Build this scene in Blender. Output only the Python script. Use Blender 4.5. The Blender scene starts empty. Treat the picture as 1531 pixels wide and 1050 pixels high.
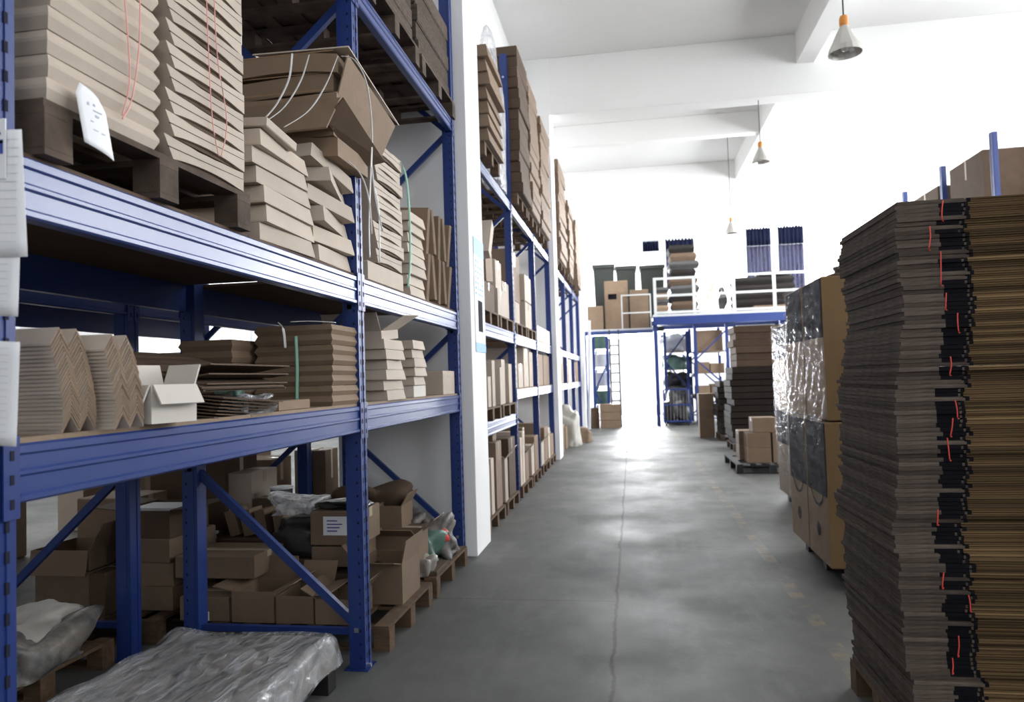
import bpy, bmesh, math, random
from mathutils import Vector, Matrix, Euler
random.seed(7)
S = bpy.context.scene
COL = S.collection
PI = math.pi
R = math.radians

# ------------------------------------------------------------------ camera
FPX, CX, CY, H = 1100.0, 765.5, 525.0, 1.6
YAW, PITCH, ROLL = 0.16058, 0.038497, 0.03
cf = Vector((-math.sin(YAW) * math.cos(PITCH), math.cos(YAW) * math.cos(PITCH), math.sin(PITCH)))
r0 = Vector((math.cos(YAW), math.sin(YAW), 0))
u0 = r0.cross(cf)
cu = math.cos(ROLL) * u0 + math.sin(ROLL) * r0
cr = math.cos(ROLL) * r0 - math.sin(ROLL) * u0
cd = bpy.data.cameras.new('camera')
cam = bpy.data.objects.new('camera', cd)
COL.objects.link(cam)
cam.matrix_world = Matrix(((cr.x, cu.x, -cf.x, 0), (cr.y, cu.y, -cf.y, 0), (cr.z, cu.z, -cf.z, H), (0, 0, 0, 1)))
cd.sensor_width = 36
cd.lens = FPX / 1531 * 36
cd.clip_start = 0.05
cd.clip_end = 200
cd.dof.use_dof = True
cd.dof.focus_distance = 3.6
cd.dof.aperture_fstop = 2.8
S.camera = cam


def at(x, y, Y):
    """point on the plane Y seen at a place of the photograph"""
    d = cf + cr * ((x - CX) / FPX) - cu * ((y - CY) / FPX)
    t = Y / d.y
    return Vector((d.x * t, Y, H + d.z * t))


# ------------------------------------------------------------------ world, light, exposure
w = bpy.data.worlds.new('world')
S.world = w
w.use_nodes = True
w.node_tree.nodes['Background'].inputs[0].default_value = (0.93, 0.97, 1, 1)
w.node_tree.nodes['Background'].inputs[1].default_value = 0.9
S.view_settings.view_transform = 'Standard'
S.view_settings.look = 'None'
S.view_settings.exposure = 1.3
S.view_settings.gamma = 1.0
S.view_settings.use_curve_mapping = False


def area(name, loc, direction, sx, sy, power, col=(1, 1, 1)):
    l = bpy.data.lights.new(name, 'AREA')
    l.shape = 'RECTANGLE'
    l.size, l.size_y, l.energy, l.color = sx, sy, power, col
    o = bpy.data.objects.new(name, l)
    COL.objects.link(o)
    o.location = loc
    o.rotation_euler = Vector(direction).to_track_quat('-Z', 'Y').to_euler()
    return o


# daylight at the far doorway and windows; side and rear window lights are added
for i, y in enumerate((0.5, 8.5, 16.7, 24.9)):
    area('added_right_light', (10.85, y, 5.3), (-1, 0, 0.1), 5.0, 4.0, (150, 260, 750, 1050)[i], (0.96, 0.98, 1))
area('daylight_door', (-0.15, 29.95, 1.7), (0, -1, -0.05), 2.6, 3.2, 700, (0.96, 0.98, 1))
area('daylight_far_window', (5.8, 29.7, 6.0), (0, -1, -0.1), 2.2, 2.6, 500, (0.96, 0.98, 1))
area('daylight_far_window', (1.6, 29.7, 6.0), (0, -1, -0.1), 1.9, 2.6, 500, (0.96, 0.98, 1))
area('added_rear_light', (3.0, -5.6, 5.2), (0, 1, 0.6), 6.0, 3.0, 30, (1, 0.98, 0.95))  # extra light added behind the camera, its window unseen
for y in (3.0, 9.5, 18.0):  # added to brighten the background behind the racks
    area('added_left_light', (-10.85, y, 4.2), (1, 0, 0.3), 4.5, 3.4, (45, 90, 300)[int(y / 7)], (0.97, 0.99, 1))

# ------------------------------------------------------------------ materials
M = {}


def mat(name, col, rough=0.6, metal=0.0, noise=0.0, nscale=8.0, bump=0.0, bscale=60.0, rnd=0.0, stretch=None, spec=None, trans=0.0, col2=None):
    m = bpy.data.materials.new(name)
    m.use_nodes = True
    nt = m.node_tree
    N, L = nt.nodes, nt.links
    b = N['Principled BSDF']
    b.inputs['Roughness'].default_value = rough
    b.inputs['Metallic'].default_value = metal
    if spec is not None:
        b.inputs['Specular IOR Level'].default_value = spec
    if trans:
        b.inputs['Transmission Weight'].default_value = trans
    tc = N.new('ShaderNodeTexCoord')
    src = tc.outputs['Object']
    if stretch:
        mp = N.new('ShaderNodeMapping')
        mp.inputs['Scale'].default_value = stretch
        L.new(src, mp.inputs[0])
        src = mp.outputs[0]
    last = None
    base = N.new('ShaderNodeRGB')
    base.outputs[0].default_value = (*col, 1)
    last = base.outputs[0]
    if noise:
        n = N.new('ShaderNodeTexNoise')
        n.inputs['Scale'].default_value = nscale
        n.inputs['Detail'].default_value = 5
        L.new(src, n.inputs['Vector'])
        mr = N.new('ShaderNodeMapRange')
        mr.inputs['From Min'].default_value = 0.3
        mr.inputs['From Max'].default_value = 0.7
        L.new(n.outputs['Fac'], mr.inputs['Value'])
        mx = N.new('ShaderNodeMix')
        mx.data_type = 'RGBA'
        c2 = col2 or tuple(c * (1 - noise) for c in col)
        mx.inputs['B'].default_value = (*c2, 1)
        L.new(mr.outputs[0], mx.inputs['Factor'])
        L.new(last, mx.inputs['A'])
        last = mx.outputs['Result']
    if rnd:
        oi = N.new('ShaderNodeObjectInfo')
        mr = N.new('ShaderNodeMapRange')
        mr.inputs['To Min'].default_value = 1 - rnd
        mr.inputs['To Max'].default_value = 1 + rnd
        L.new(oi.outputs['Random'], mr.inputs['Value'])
        hs = N.new('ShaderNodeHueSaturation')
        L.new(mr.outputs[0], hs.inputs['Value'])
        L.new(last, hs.inputs['Color'])
        last = hs.outputs[0]
    L.new(last, b.inputs['Base Color'])
    if bump:
        n = N.new('ShaderNodeTexNoise')
        n.inputs['Scale'].default_value = bscale
        n.inputs['Detail'].default_value = 4
        L.new(src, n.inputs['Vector'])
        bp = N.new('ShaderNodeBump')
        bp.inputs['Strength'].default_value = bump
        bp.inputs['Distance'].default_value = 0.01
        L.new(n.outputs['Fac'], bp.inputs['Height'])
        L.new(bp.outputs[0], b.inputs['Normal'])
    M[name] = m
    return m


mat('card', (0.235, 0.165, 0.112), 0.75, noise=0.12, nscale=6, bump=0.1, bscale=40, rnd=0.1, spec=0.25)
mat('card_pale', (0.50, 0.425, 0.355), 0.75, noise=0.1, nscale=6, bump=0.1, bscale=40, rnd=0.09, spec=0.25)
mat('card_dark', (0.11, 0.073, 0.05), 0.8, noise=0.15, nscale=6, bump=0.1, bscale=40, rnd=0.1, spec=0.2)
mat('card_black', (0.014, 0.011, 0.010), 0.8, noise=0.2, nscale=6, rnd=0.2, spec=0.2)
mat('card_inner', (0.30, 0.19, 0.11), 0.85, noise=0.1, spec=0.2)
mat('card_white', (0.66, 0.62, 0.57), 0.7, noise=0.06, spec=0.3)
mat('cut_edge', (0.145, 0.116, 0.097), 0.9, noise=0.5, nscale=14, bump=0.4, bscale=120, rnd=0.3, spec=0.1, stretch=(1, 1, 9))
mat('cut_tan_light', (0.22, 0.145, 0.07), 0.85, noise=0.3, nscale=3, rnd=0.4, spec=0.15)
mat('cut_brown', (0.20, 0.125, 0.06), 0.75, noise=0.12, nscale=6, rnd=0.08, spec=0.25)
mat('cut_tan', (0.125, 0.078, 0.038), 0.85, noise=0.35, nscale=3, rnd=0.45, spec=0.15)
mat('ink', (0.006, 0.006, 0.009), 0.8, spec=0.1)
mat('ink_grey', (0.035, 0.035, 0.043), 0.9, spec=0.03)
mat('gap', (0.01, 0.008, 0.006), 1.0)
mat('blue', (0.008, 0.028, 0.17), 0.45, noise=0.25, nscale=9, bump=0.05, bscale=25, col2=(0.012, 0.036, 0.16))
mat('blue_dark', (0.01, 0.03, 0.17), 0.4)
mat('slot', (0.003, 0.004, 0.02), 0.9)
mat('beam_blue', (0.012, 0.036, 0.19), 0.33, noise=0.4, nscale=5, bump=0.06, bscale=18, col2=(0.022, 0.052, 0.20), stretch=(1, .4, 1), spec=0.8)
mat('steel', (0.55, 0.56, 0.58), 0.35, metal=0.9)
mat('rail_paint', (0.62, 0.64, 0.64), 0.4)
mat('wood', (0.15, 0.095, 0.06), 0.8, noise=0.45, nscale=5, bump=0.3, bscale=30, rnd=0.12, stretch=(1, 6, 6), spec=0.2)
mat('wood_dark', (0.06, 0.042, 0.033), 0.85, noise=0.5, nscale=8, bump=0.3, bscale=30, rnd=0.15, spec=0.2, col2=(0.12, 0.09, 0.07))
mat('particle_board', (0.30, 0.22, 0.15), 0.85, noise=0.2, nscale=30)
mat('black_plastic', (0.012, 0.012, 0.013), 0.45)
mat('dark_bag', (0.035, 0.033, 0.034), 0.35, noise=0.4, nscale=4, bump=0.8, bscale=9)
mat('green_crate', (0.014, 0.018, 0.015), 0.6)
mat('white_bag', (0.42, 0.40, 0.36), 0.5, noise=0.1, bump=0.7, bscale=9)
mat('paper', (0.78, 0.79, 0.82), 0.7)
mat('paper_blue', (0.12, 0.30, 0.62), 0.6)
mat('print_blue', (0.03, 0.06, 0.30), 0.6)
mat('pencil', (0.45, 0.48, 0.56), 0.7)
mat('red_string', (0.75, 0.07, 0.05), 0.5)
mat('pink_string', (0.72, 0.33, 0.30), 0.5)
mat('white_ribbon', (0.78, 0.78, 0.77), 0.45)
mat('green_strap', (0.22, 0.42, 0.33), 0.4)
mat('tape', (0.50, 0.42, 0.31), 0.18)
mat('wall', (0.86, 0.86, 0.86), 0.85, noise=0.03, nscale=1.2)
mat('ceiling', (0.85, 0.85, 0.84), 0.9, noise=0.03, nscale=0.8)
mat('orange', (0.75, 0.28, 0.05), 0.5)
mat('lamp_shade', (0.62, 0.60, 0.56), 0.25, metal=0.35)
mat('lamp_inside', (0.75, 0.74, 0.72), 0.3, metal=0.5)
mat('cord', (0.05, 0.05, 0.05), 0.6)
mat('curtain', (0.005, 0.006, 0.014), 1.0, spec=0.0)
mat('red_print', (0.45, 0.10, 0.08), 0.7)
mat('outdoor_ground', (0.75, 0.75, 0.74), 0.9, noise=0.1)
mat('green_item', (0.12, 0.22, 0.18), 0.5, noise=0.4)
mat('mixed_scraps', (0.26, 0.23, 0.20), 0.5, noise=0.7, nscale=11, bump=0.6, bscale=14, col2=(0.05, 0.055, 0.06))
mat('white_item', (0.7, 0.72, 0.75), 0.5)


def film(name, col, alpha, rough=0.18, bump=0.8, bscale=14.0, stretch=(1, 1, 1), spread=0.25):
    m = bpy.data.materials.new(name)
    m.use_nodes = True
    N, L = m.node_tree.nodes, m.node_tree.links
    b = N['Principled BSDF']
    b.inputs['Base Color'].default_value = (*col, 1)
    b.inputs['Roughness'].default_value = rough
    b.inputs['Specular IOR Level'].default_value = 0.8
    tc = N.new('ShaderNodeTexCoord')
    mp = N.new('ShaderNodeMapping')
    mp.inputs['Scale'].default_value = stretch
    L.new(tc.outputs['Object'], mp.inputs[0])
    n = N.new('ShaderNodeTexNoise')
    n.inputs['Scale'].default_value = bscale
    n.inputs['Detail'].default_value = 3
    n.inputs['Distortion'].default_value = 1.2
    L.new(mp.outputs[0], n.inputs['Vector'])
    bp = N.new('ShaderNodeBump')
    bp.inputs['Strength'].default_value = bump
    bp.inputs['Distance'].default_value = 0.03
    L.new(n.outputs['Fac'], bp.inputs['Height'])
    L.new(bp.outputs[0], b.inputs['Normal'])
    mr = N.new('ShaderNodeMapRange')
    mr.inputs['From Min'].default_value = 0.3
    mr.inputs['From Max'].default_value = 0.7
    mr.inputs['To Min'].default_value = max(0, alpha - spread)
    mr.inputs['To Max'].default_value = min(1, alpha + spread)
    L.new(n.outputs['Fac'], mr.inputs['Value'])
    L.new(mr.outputs[0], b.inputs['Alpha'])
    M[name] = m


film('wrap', (0.50, 0.51, 0.54), 0.34, 0.14, 0.9, 7, (3.2, 0.9, 1), 0.3)
film('wrap_clear', (0.5, 0.51, 0.54), 0.08, 0.12, 0.4, 5, (1, 1, 3), 0.09)
film('wrap_milky', (0.72, 0.73, 0.75), 0.55, 0.2, 0.8, 8, (2, 2, 1), 0.3)
film('wrap_print', (0.13, 0.13, 0.17), 0.80, 0.2, 0.4, 7, (1, 1, 2), 0.15)
film('curtain_sheer', (0.03, 0.03, 0.055), 0.88, 0.95, 0.1, 7, (4, 1, .2), 0.12)
M['curtain_sheer'].node_tree.nodes['Principled BSDF'].inputs['Specular IOR Level'].default_value = 0.0


def floor_material():
    m = bpy.data.materials.new('concrete_floor')
    m.use_nodes = True
    N, L = m.node_tree.nodes, m.node_tree.links
    b = N['Principled BSDF']
    tc = N.new('ShaderNodeTexCoord')
    P = tc.outputs['Object']

    def noise(sc, det=6, rough=0.55, st=None):
        n = N.new('ShaderNodeTexNoise')
        n.inputs['Scale'].default_value = sc
        n.inputs['Detail'].default_value = det
        n.inputs['Roughness'].default_value = rough
        s = P
        if st:
            mp = N.new('ShaderNodeMapping')
            mp.inputs['Scale'].default_value = st
            L.new(P, mp.inputs[0])
            s = mp.outputs[0]
        L.new(s, n.inputs['Vector'])
        return n.outputs['Fac']

    def ramp(v, a, bb, lo=0.0, hi=1.0):
        r = N.new('ShaderNodeMapRange')
        r.inputs['From Min'].default_value = a
        r.inputs['From Max'].default_value = bb
        r.inputs['To Min'].default_value = lo
        r.inputs['To Max'].default_value = hi
        L.new(v, r.inputs['Value'])
        return r.outputs[0]

    def mix(f, a, c):
        x = N.new('ShaderNodeMix')
        x.data_type = 'RGBA'
        if isinstance(a, tuple):
            x.inputs['A'].default_value = (*a, 1)
        else:
            L.new(a, x.inputs['A'])
        x.inputs['B'].default_value = (*c, 1)
        L.new(f, x.inputs['Factor'])
        return x.outputs['Result']

    def math_(op, a, c=None):
        x = N.new('ShaderNodeMath')
        x.operation = op
        for i, v in enumerate((a, c)):
            if v is None:
                continue
            if isinstance(v, (int, float)):
                x.inputs[i].default_value = v
            else:
                L.new(v, x.inputs[i])
        return x.outputs[0]

    c = mix(ramp(noise(0.55, 8, 0.65), 0.35, 0.65), (0.118, 0.118, 0.111), (0.083, 0.086, 0.082))
    c = mix(ramp(noise(3.5, 8, 0.7, (1, 0.35, 1)), 0.5, 0.8, 0, 0.5), c, (0.21, 0.21, 0.20))
    c = mix(ramp(noise(30, 6, 0.7), 0.55, 0.85, 0, 0.35), c, (0.12, 0.115, 0.105))
    sx = N.new('ShaderNodeSeparateXYZ')
    L.new(P, sx.inputs[0])
    X, Y = sx.outputs[0], sx.outputs[1]
    wob = math_('MULTIPLY', math_('SUBTRACT', noise(2.2, 8, 0.75), 0.5), 0.09)
    # long ragged joint down the aisle
    d = math_('ABSOLUTE', math_('ADD', math_('ADD', X, 0.165), wob))
    joint = ramp(d, 0.005, 0.016, 0.85, 0)
    # cross joints every 8.2 m, right field offset from the left field
    lf = math_('LESS_THAN', X, -0.165)
    offs = math_('ADD', math_('MULTIPLY', lf, 1.72), -7.05)
    yy = math_('ADD', math_('ADD', Y, offs), 400.0)
    pm = math_('ABSOLUTE', math_('SUBTRACT', math_('MODULO', math_('ADD', yy, 2.05), 4.1), 2.05))
    pm = math_('ABSOLUTE', math_('ADD', math_('SUBTRACT', math_('MODULO', yy, 4.0), 0.0), math_('MULTIPLY', wob, 0.3)))
    cross = ramp(pm, 0.008, 0.026, 0.8, 0)
    yel = math_('MULTIPLY', math_('MULTIPLY', ramp(math_('ABSOLUTE', math_('SUBTRACT', X, 1.1)), 0.045, 0.055, 1, 0), ramp(noise(4, 5, 0.7), 0.48, 0.62)), 0.4)
    c = mix(yel, c, (0.30, 0.225, 0.10))
    c = mix(joint, c, (0.04, 0.037, 0.035))
    c = mix(cross, c, (0.07, 0.067, 0.063))
    b.inputs['Specular IOR Level'].default_value = 0.3
    L.new(c, b.inputs['Base Color'])
    L.new(ramp(noise(1.1, 6, 0.6), 0.3, 0.7, 0.5, 0.72), b.inputs['Roughness'])
    bp = N.new('ShaderNodeBump')
    bp.inputs['Strength'].default_value = 0.12
    bp.inputs['Distance'].default_value = 0.01
    L.new(noise(12, 8, 0.7), bp.inputs['Height'])
    L.new(bp.outputs[0], b.inputs['Normal'])
    M['floor'] = m


floor_material()


# ------------------------------------------------------------------ mesh building
class MB:
    def __init__(s):
        s.v, s.f, s.m, s.mats = [], [], [], []

    def add(s, vs, fs, m='card'):
        if m not in s.mats:
            s.mats.append(m)
        k, o = s.mats.index(m), len(s.v)
        s.v += [tuple(v) for v in vs]
        for f in fs:
            s.f.append(tuple(i + o for i in f))
            s.m.append(k)
        return s

    def box(s, x0, x1, y0, y1, z0, z1, m='card', mx=None):
        vs = [Vector((x, y, z)) for z in (z0, z1) for x, y in ((x0, y0), (x1, y0), (x1, y1), (x0, y1))]
        if mx is not None:
            vs = [mx @ v for v in vs]
        return s.add(vs, [(3, 2, 1, 0), (4, 5, 6, 7), (0, 1, 5, 4), (1, 2, 6, 5), (2, 3, 7, 6), (3, 0, 4, 7)], m)

    def rings(s, rs, m='card', cap=True):
        """rs: list of (x0,x1,y0,y1,z)"""
        vs = []
        for x0, x1, y0, y1, z in rs:
            vs += [(x0, y0, z), (x1, y0, z), (x1, y1, z), (x0, y1, z)]
        fs = []
        for k in range(len(rs) - 1):
            a = 4 * k
            fs += [(a + i, a + (i + 1) % 4, a + 4 + (i + 1) % 4, a + 4 + i) for i in range(4)]
        fs += [(3, 2, 1, 0), tuple(range(4 * len(rs) - 4, 4 * len(rs)))]
        return s.add(vs, fs, m)

    def prism(s, poly, ax, a0, a1, m='card', fm=None):
        """closed polygon in the two other axes, extruded along ax"""
        n = len(poly)

        def p3(a, u, v):
            return {'x': (a, u, v), 'y': (u, a, v), 'z': (u, v, a)}[ax]
        vs = [p3(a0, u, v) for u, v in poly] + [p3(a1, u, v) for u, v in poly]
        s.add(vs, [(i, (i + 1) % n, n + (i + 1) % n, n + i) for i in range(n)], m)
        return s.add(vs, [tuple(range(n)), tuple(range(2 * n - 1, n - 1, -1))], fm or m)

    def tube(s, path, r, m='steel', n=8, flat=1.0):
        path = [Vector(p) for p in path]
        vs, fs = [], []
        for i, p in enumerate(path):
            d = (path[min(i + 1, len(path) - 1)] - path[max(i - 1, 0)]).normalized()
            a = d.orthogonal().normalized() if abs(d.z) > 0.95 else d.cross(Vector((0, 0, 1))).normalized()
            b = d.cross(a)
            for k in range(n):
                t = 2 * PI * k / n
                vs.append(p + a * math.cos(t) * r + b * math.sin(t) * r * flat)
        for i in range(len(path) - 1):
            for k in range(n):
                fs.append((i * n + k, i * n + (k + 1) % n, (i + 1) * n + (k + 1) % n, (i + 1) * n + k))
        fs += [tuple(range(n)), tuple(range(len(vs) - 1, len(vs) - n - 1, -1))]
        return s.add(vs, fs, m)

    def strip(s, path, across, w, t, m='white_ribbon'):
        """a flat band following a path, its width along the vector 'across'"""
        path = [Vector(p) for p in path]
        ac = Vector(across).normalized()
        vs, fs = [], []
        for i, p in enumerate(path):
            d = (path[min(i + 1, len(path) - 1)] - path[max(i - 1, 0)]).normalized()
            nrm = d.cross(ac).normalized()
            for a, b in ((-1, -1), (1, -1), (1, 1), (-1, 1)):
                vs.append(p + ac * a * w / 2 + nrm * b * t / 2)
        for i in range(len(path) - 1):
            for k in range(4):
                fs.append((i * 4 + k, i * 4 + (k + 1) % 4, i * 4 + 4 + (k + 1) % 4, i * 4 + 4 + k))
        fs += [(3, 2, 1, 0), tuple(range(len(vs) - 4, len(vs)))]
        return s.add(vs, fs, m)

    def lathe(s, prof, c, m, n=20):
        vs, fs = [], []
        for r, z in prof:
            for k in range(n):
                t = 2 * PI * k / n
                vs.append((c[0] + r * math.cos(t), c[1] + r * math.sin(t), c[2] + z))
        for i in range(len(prof) - 1):
            for k in range(n):
                fs.append((i * n + k, i * n + (k + 1) % n, (i + 1) * n + (k + 1) % n, (i + 1) * n + k))
        return s.add(vs, fs, m)

    def bar(s, a, b, w, h, m='blue'):
        """rectangular bar from a to b"""
        a, b = Vector(a), Vector(b)
        d = b - a
        q = d.to_track_quat('X', 'Z').to_matrix().to_4x4()
        return s.box(0, d.length, -w / 2, w / 2, -h / 2, h / 2, m, Matrix.Translation(a) @ q)

    def mesh(s, name, bev=0.0, smooth=False, off=None):
        me = bpy.data.meshes.new(name)
        vs = s.v if off is None else [(x - off[0], y - off[1], z - off[2]) for x, y, z in s.v]
        me.from_pydata(vs, [], s.f)
        for k in s.mats:
            me.materials.append(M[k])
        for p, k in zip(me.polygons, s.m):
            p.material_index = k
        bm = bmesh.new()
        bm.from_mesh(me)
        bmesh.ops.recalc_face_normals(bm, faces=bm.faces)
        if bev:
            bmesh.ops.bevel(bm, geom=[e for e in bm.edges if e.calc_face_angle(0) > 0.5], offset=bev, segments=2, profile=0.7, affect='EDGES', clamp_overlap=True)
        bm.to_mesh(me)
        bm.free()
        if smooth:
            for p in me.polygons:
                p.use_smooth = True
        return me

    def obj(s, name, parent=None, bev=0.0, smooth=False, off=None, **kw):
        o = bpy.data.objects.new(name, s.mesh(name, bev, smooth, off))
        COL.objects.link(o)
        if parent is not None:
            o.parent = parent
        if off is not None:
            o.location = off
        if kw:
            tag(o, **kw)
        return o


def tag(o, label=None, cat=None, group=None, kind=None):
    if label:
        o['label'] = label
    if cat:
        o['category'] = cat
    if group:
        o['group'] = group
    if kind:
        o['kind'] = kind
    return o


def thing(name, label, cat, loc=(0, 0, 0), rot=(0, 0, 0), group=None):
    o = bpy.data.objects.new(name, None)
    o.empty_display_size = 0.1
    COL.objects.link(o)
    o.location = loc
    o.rotation_euler = rot
    return tag(o, label, cat, group)


def copy_tree(o, parent=None, loc=None, rot=None, label=None, group=None):
    c = o.copy()
    COL.objects.link(c)
    if parent is not None:
        c.parent = parent
    if loc is not None:
        c.location = loc
    if rot is not None:
        c.rotation_euler = rot
    if label:
        c['label'] = label
    if group:
        c['group'] = group
    for ch in list(o.children):
        copy_tree(ch, c)
    return c


def inst(me, name, loc, rot=(0, 0, 0), **kw):
    o = bpy.data.objects.new(name, me)
    COL.objects.link(o)
    o.location = loc
    o.rotation_euler = rot
    if kw:
        tag(o, **kw)
    return o


ORD = ['bottom', 'second', 'third', 'fourth', 'fifth', 'sixth', 'seventh', 'eighth', 'ninth', 'tenth', 'eleventh', 'twelfth', 'thirteenth', 'fourteenth', 'fifteenth', 'sixteenth', 'seventeenth', 'eighteenth']


def nth(i, n):
    return 'lowest' if i == 0 else ('topmost' if i == n - 1 else ORD[i] + ' from bottom')


# ------------------------------------------------------------------ the building
def struct(mb, name, **k):
    return mb.obj(name, kind='structure', **k)


def holed(ax, c0, c1, a0, a1, z0, z1, holes, m='wall'):
    """wall slab; ax is its normal ('x' or 'y'); holes = (a0,a1,z0,z1)"""
    mb = MB()
    A = sorted({a0, a1, *[h[0] for h in holes], *[h[1] for h in holes]})
    Z = sorted({z0, z1, *[h[2] for h in holes], *[h[3] for h in holes]})
    for i in range(len(A) - 1):
        for j in range(len(Z) - 1):
            am, zm = (A[i] + A[i + 1]) / 2, (Z[j] + Z[j + 1]) / 2
            if any(h[0] < am < h[1] and h[2] < zm < h[3] for h in holes):
                continue
            if ax == 'x':
                mb.box(c0, c1, A[i], A[i + 1], Z[j], Z[j + 1], m)
            else:
                mb.box(A[i], A[i + 1], c0, c1, Z[j], Z[j + 1], m)
    return mb


CEIL = 8.0
struct(MB().box(-11, 11, -6, 30.4, -0.12, 0, 'floor'), 'floor')
struct(MB().box(-11.3, 11.3, -6.3, 30.4, CEIL, CEIL + 0.2, 'ceiling'), 'ceiling')
RW = [(y - 2.6, y + 2.6, 3.2, 7.4) for y in (0.5, 8.5, 16.7, 24.9)]  # unseen right windows, invented to carry light; tops raised for beam reflections
LW = [(y - 2.3, y + 2.3, 2.4, 6.0) for y in (3.0, 9.5, 18.0)]  # unseen left windows, put in for the added light behind the racks
struct(holed('x', 11, 11.3, -6.3, 30.4, 0, CEIL, RW), 'wall_right')
struct(holed('x', -11.3, -11, -6.3, 30.4, 0, CEIL, LW), 'wall_left')
struct(holed('y', -6.3, -6, -11, 11, 0, CEIL, [(0, 6, 3.6, 6.8)]), 'wall_rear')  # its opening is unseen, made for the added rear light
FW = [(0.62, 2.55, 4.6, 7.1), (4.66, 6.75, 4.6, 7.25)]
struct(holed('y', 30.1, 30.4, -11, 11, 0, CEIL, [(-1.5, 1.2, 0, 3.3)] + FW), 'wall_far')
MB().box(-30, 30, 30.4, 60, -0.2, -0.1, 'outdoor_ground').obj('outdoor_yard', kind='structure')
wn = 0
for (a0, a1, z0, z1) in RW + LW:  # frames for the added side windows out of view
    wn += 1
    x = 11.15 if wn <= 4 else -11.15
    mb = MB()
    for y in (a0, (a0 * 2 + a1) / 3, (a0 + 2 * a1) / 3, a1):
        mb.box(x - 0.03, x + 0.03, y - 0.03, y + 0.03, z0, z1, 'white_item')
    for z in (z0, (z0 + z1) / 2, z1):
        mb.box(x - 0.028, x + 0.028, a0, a1, z - 0.03, z + 0.03, 'white_item')
    struct(mb, 'window_%d' % wn)
for (a0, a1, z0, z1) in FW:
    wn += 1
    mb = MB()
    for x in (a0, (a0 + a1) / 2, a1):
        mb.box(x - 0.03, x + 0.03, 30.2, 30.26, z0, z1, 'white_item')
    for z in (z0, z1):
        mb.box(a0, a1, 30.2, 30.26, z - 0.03, z + 0.03, 'white_item')
    struct(mb, 'window_%d' % wn)

PY = (-1.8, 6.62, 14.45, 22.75)
for y in PY:
    pil = struct(MB().box(-2.75, -1.44, y - 0.02, y + 0.62, 0, CEIL, 'wall'), 'pillar', bev=0.012)
    struct(MB().box(10.6, 11, y - 0.02, y + 0.5, 0, CEIL, 'wall'), 'pillar')
    struct(MB().box(-11, 11, y, y + 0.45, 6.85 if y < 20 else 6.5, CEIL, 'ceiling'), 'ceiling_beam', bev=0.02)
    struct(MB().box(-11, 11, y + 4.05, y + 4.3, 7.45, CEIL, 'ceiling'), 'ceiling_beam', bev=0.02)
struct(MB().box(3.28, 3.6, -6, 30.1, 7.42, CEIL, 'ceiling'), 'ceiling_beam')
struct(MB().box(-2.5, -2.1, -6, 30.1, 6.3, CEIL, 'wall'), 'ceiling_beam')
# poster on the pillar's aisle side
t = thing('wall_poster', 'blue and white printed notice on the first white pillar', 'poster', (-1.437, 7.0, 1.87))
MB().box(0, 0.003, -0.24, 0.22, 0, 1.1, 'paper').obj('sheet', t)
p = MB().box(0.003, 0.005, -0.24, 0.22, 0, 0.09, 'paper_blue').box(0.003, 0.005, -0.24, 0.22, 0.93, 1.1, 'paper_blue')
p.box(0.003, 0.005, -0.10, 0.10, 0.2, 0.5, 'ink_grey')
for k in range(7):
    for q in range(4):
        if random.random() < 0.8:
            p.box(0.003, 0.005, -0.2 + q * 0.1, -0.14 + q * 0.1 + random.random() * 0.02, 0.55 + k * 0.052, 0.572 + k * 0.052, 'paper_blue')
p.obj('print', t)


# ------------------------------------------------------------------ pallet racks
def post(mb, x, y, ztop, face, d=0.09, wd=0.095, slots=True, zmax=None):
    """C-shaped upright; face=+1 its slotted face looks to +X"""
    f = x
    b = x - face * d
    lo, hi = min(f, b), max(f, b)
    mb.box(lo, hi, y - wd / 2, y + wd / 2, 0.006, ztop, 'blue')
    # raised lips on the aisle face
    for yy in (y - wd / 2 + 0.014, y + wd / 2 - 0.014):
        mb.box(f - 0.001, f + face * 0.004, yy - 0.014, yy + 0.014, 0.006, ztop, 'blue')
    mb.box(min(b, f) + 0.02, max(b, f) - 0.02, y - wd / 2 - 0.003, y - wd / 2 + 0.001, 0.006, ztop, 'blue')
    if slots:
        n = int((zmax or ztop) / 0.075)
        for k in range(n):
            z = 0.06 + k * 0.075
            for yy in (y - 0.022, y + 0.022):
                a, c = sorted((f + face * 0.0002, f + face * 0.0045))
                mb.box(a, c, yy - 0.006, yy + 0.006, z, z + 0.03, 'slot')
            mb.box((f + b) / 2 + face * 0.018, (f + b) / 2 + face * 0.027, y - wd / 2 - 0.004, y - wd / 2, z, z + 0.014, 'slot')


def beam_prof(h, t=0.05):
    """profile (x outward, z) of a stepped roll-formed beam, top at z=0"""
    return [(0, 0), (t * 0.86, 0), (t, -0.006), (t, -h * 0.16), (t - 0.007, -h * 0.20), (t - 0.007, -h * 0.42), (t, -h * 0.46), (t, -h * 0.52),
            (t - 0.007, -h * 0.56), (t - 0.007, -h * 0.84), (t, -h * 0.88), (t, -h + 0.006), (t * 0.86, -h), (0, -h)]


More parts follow.
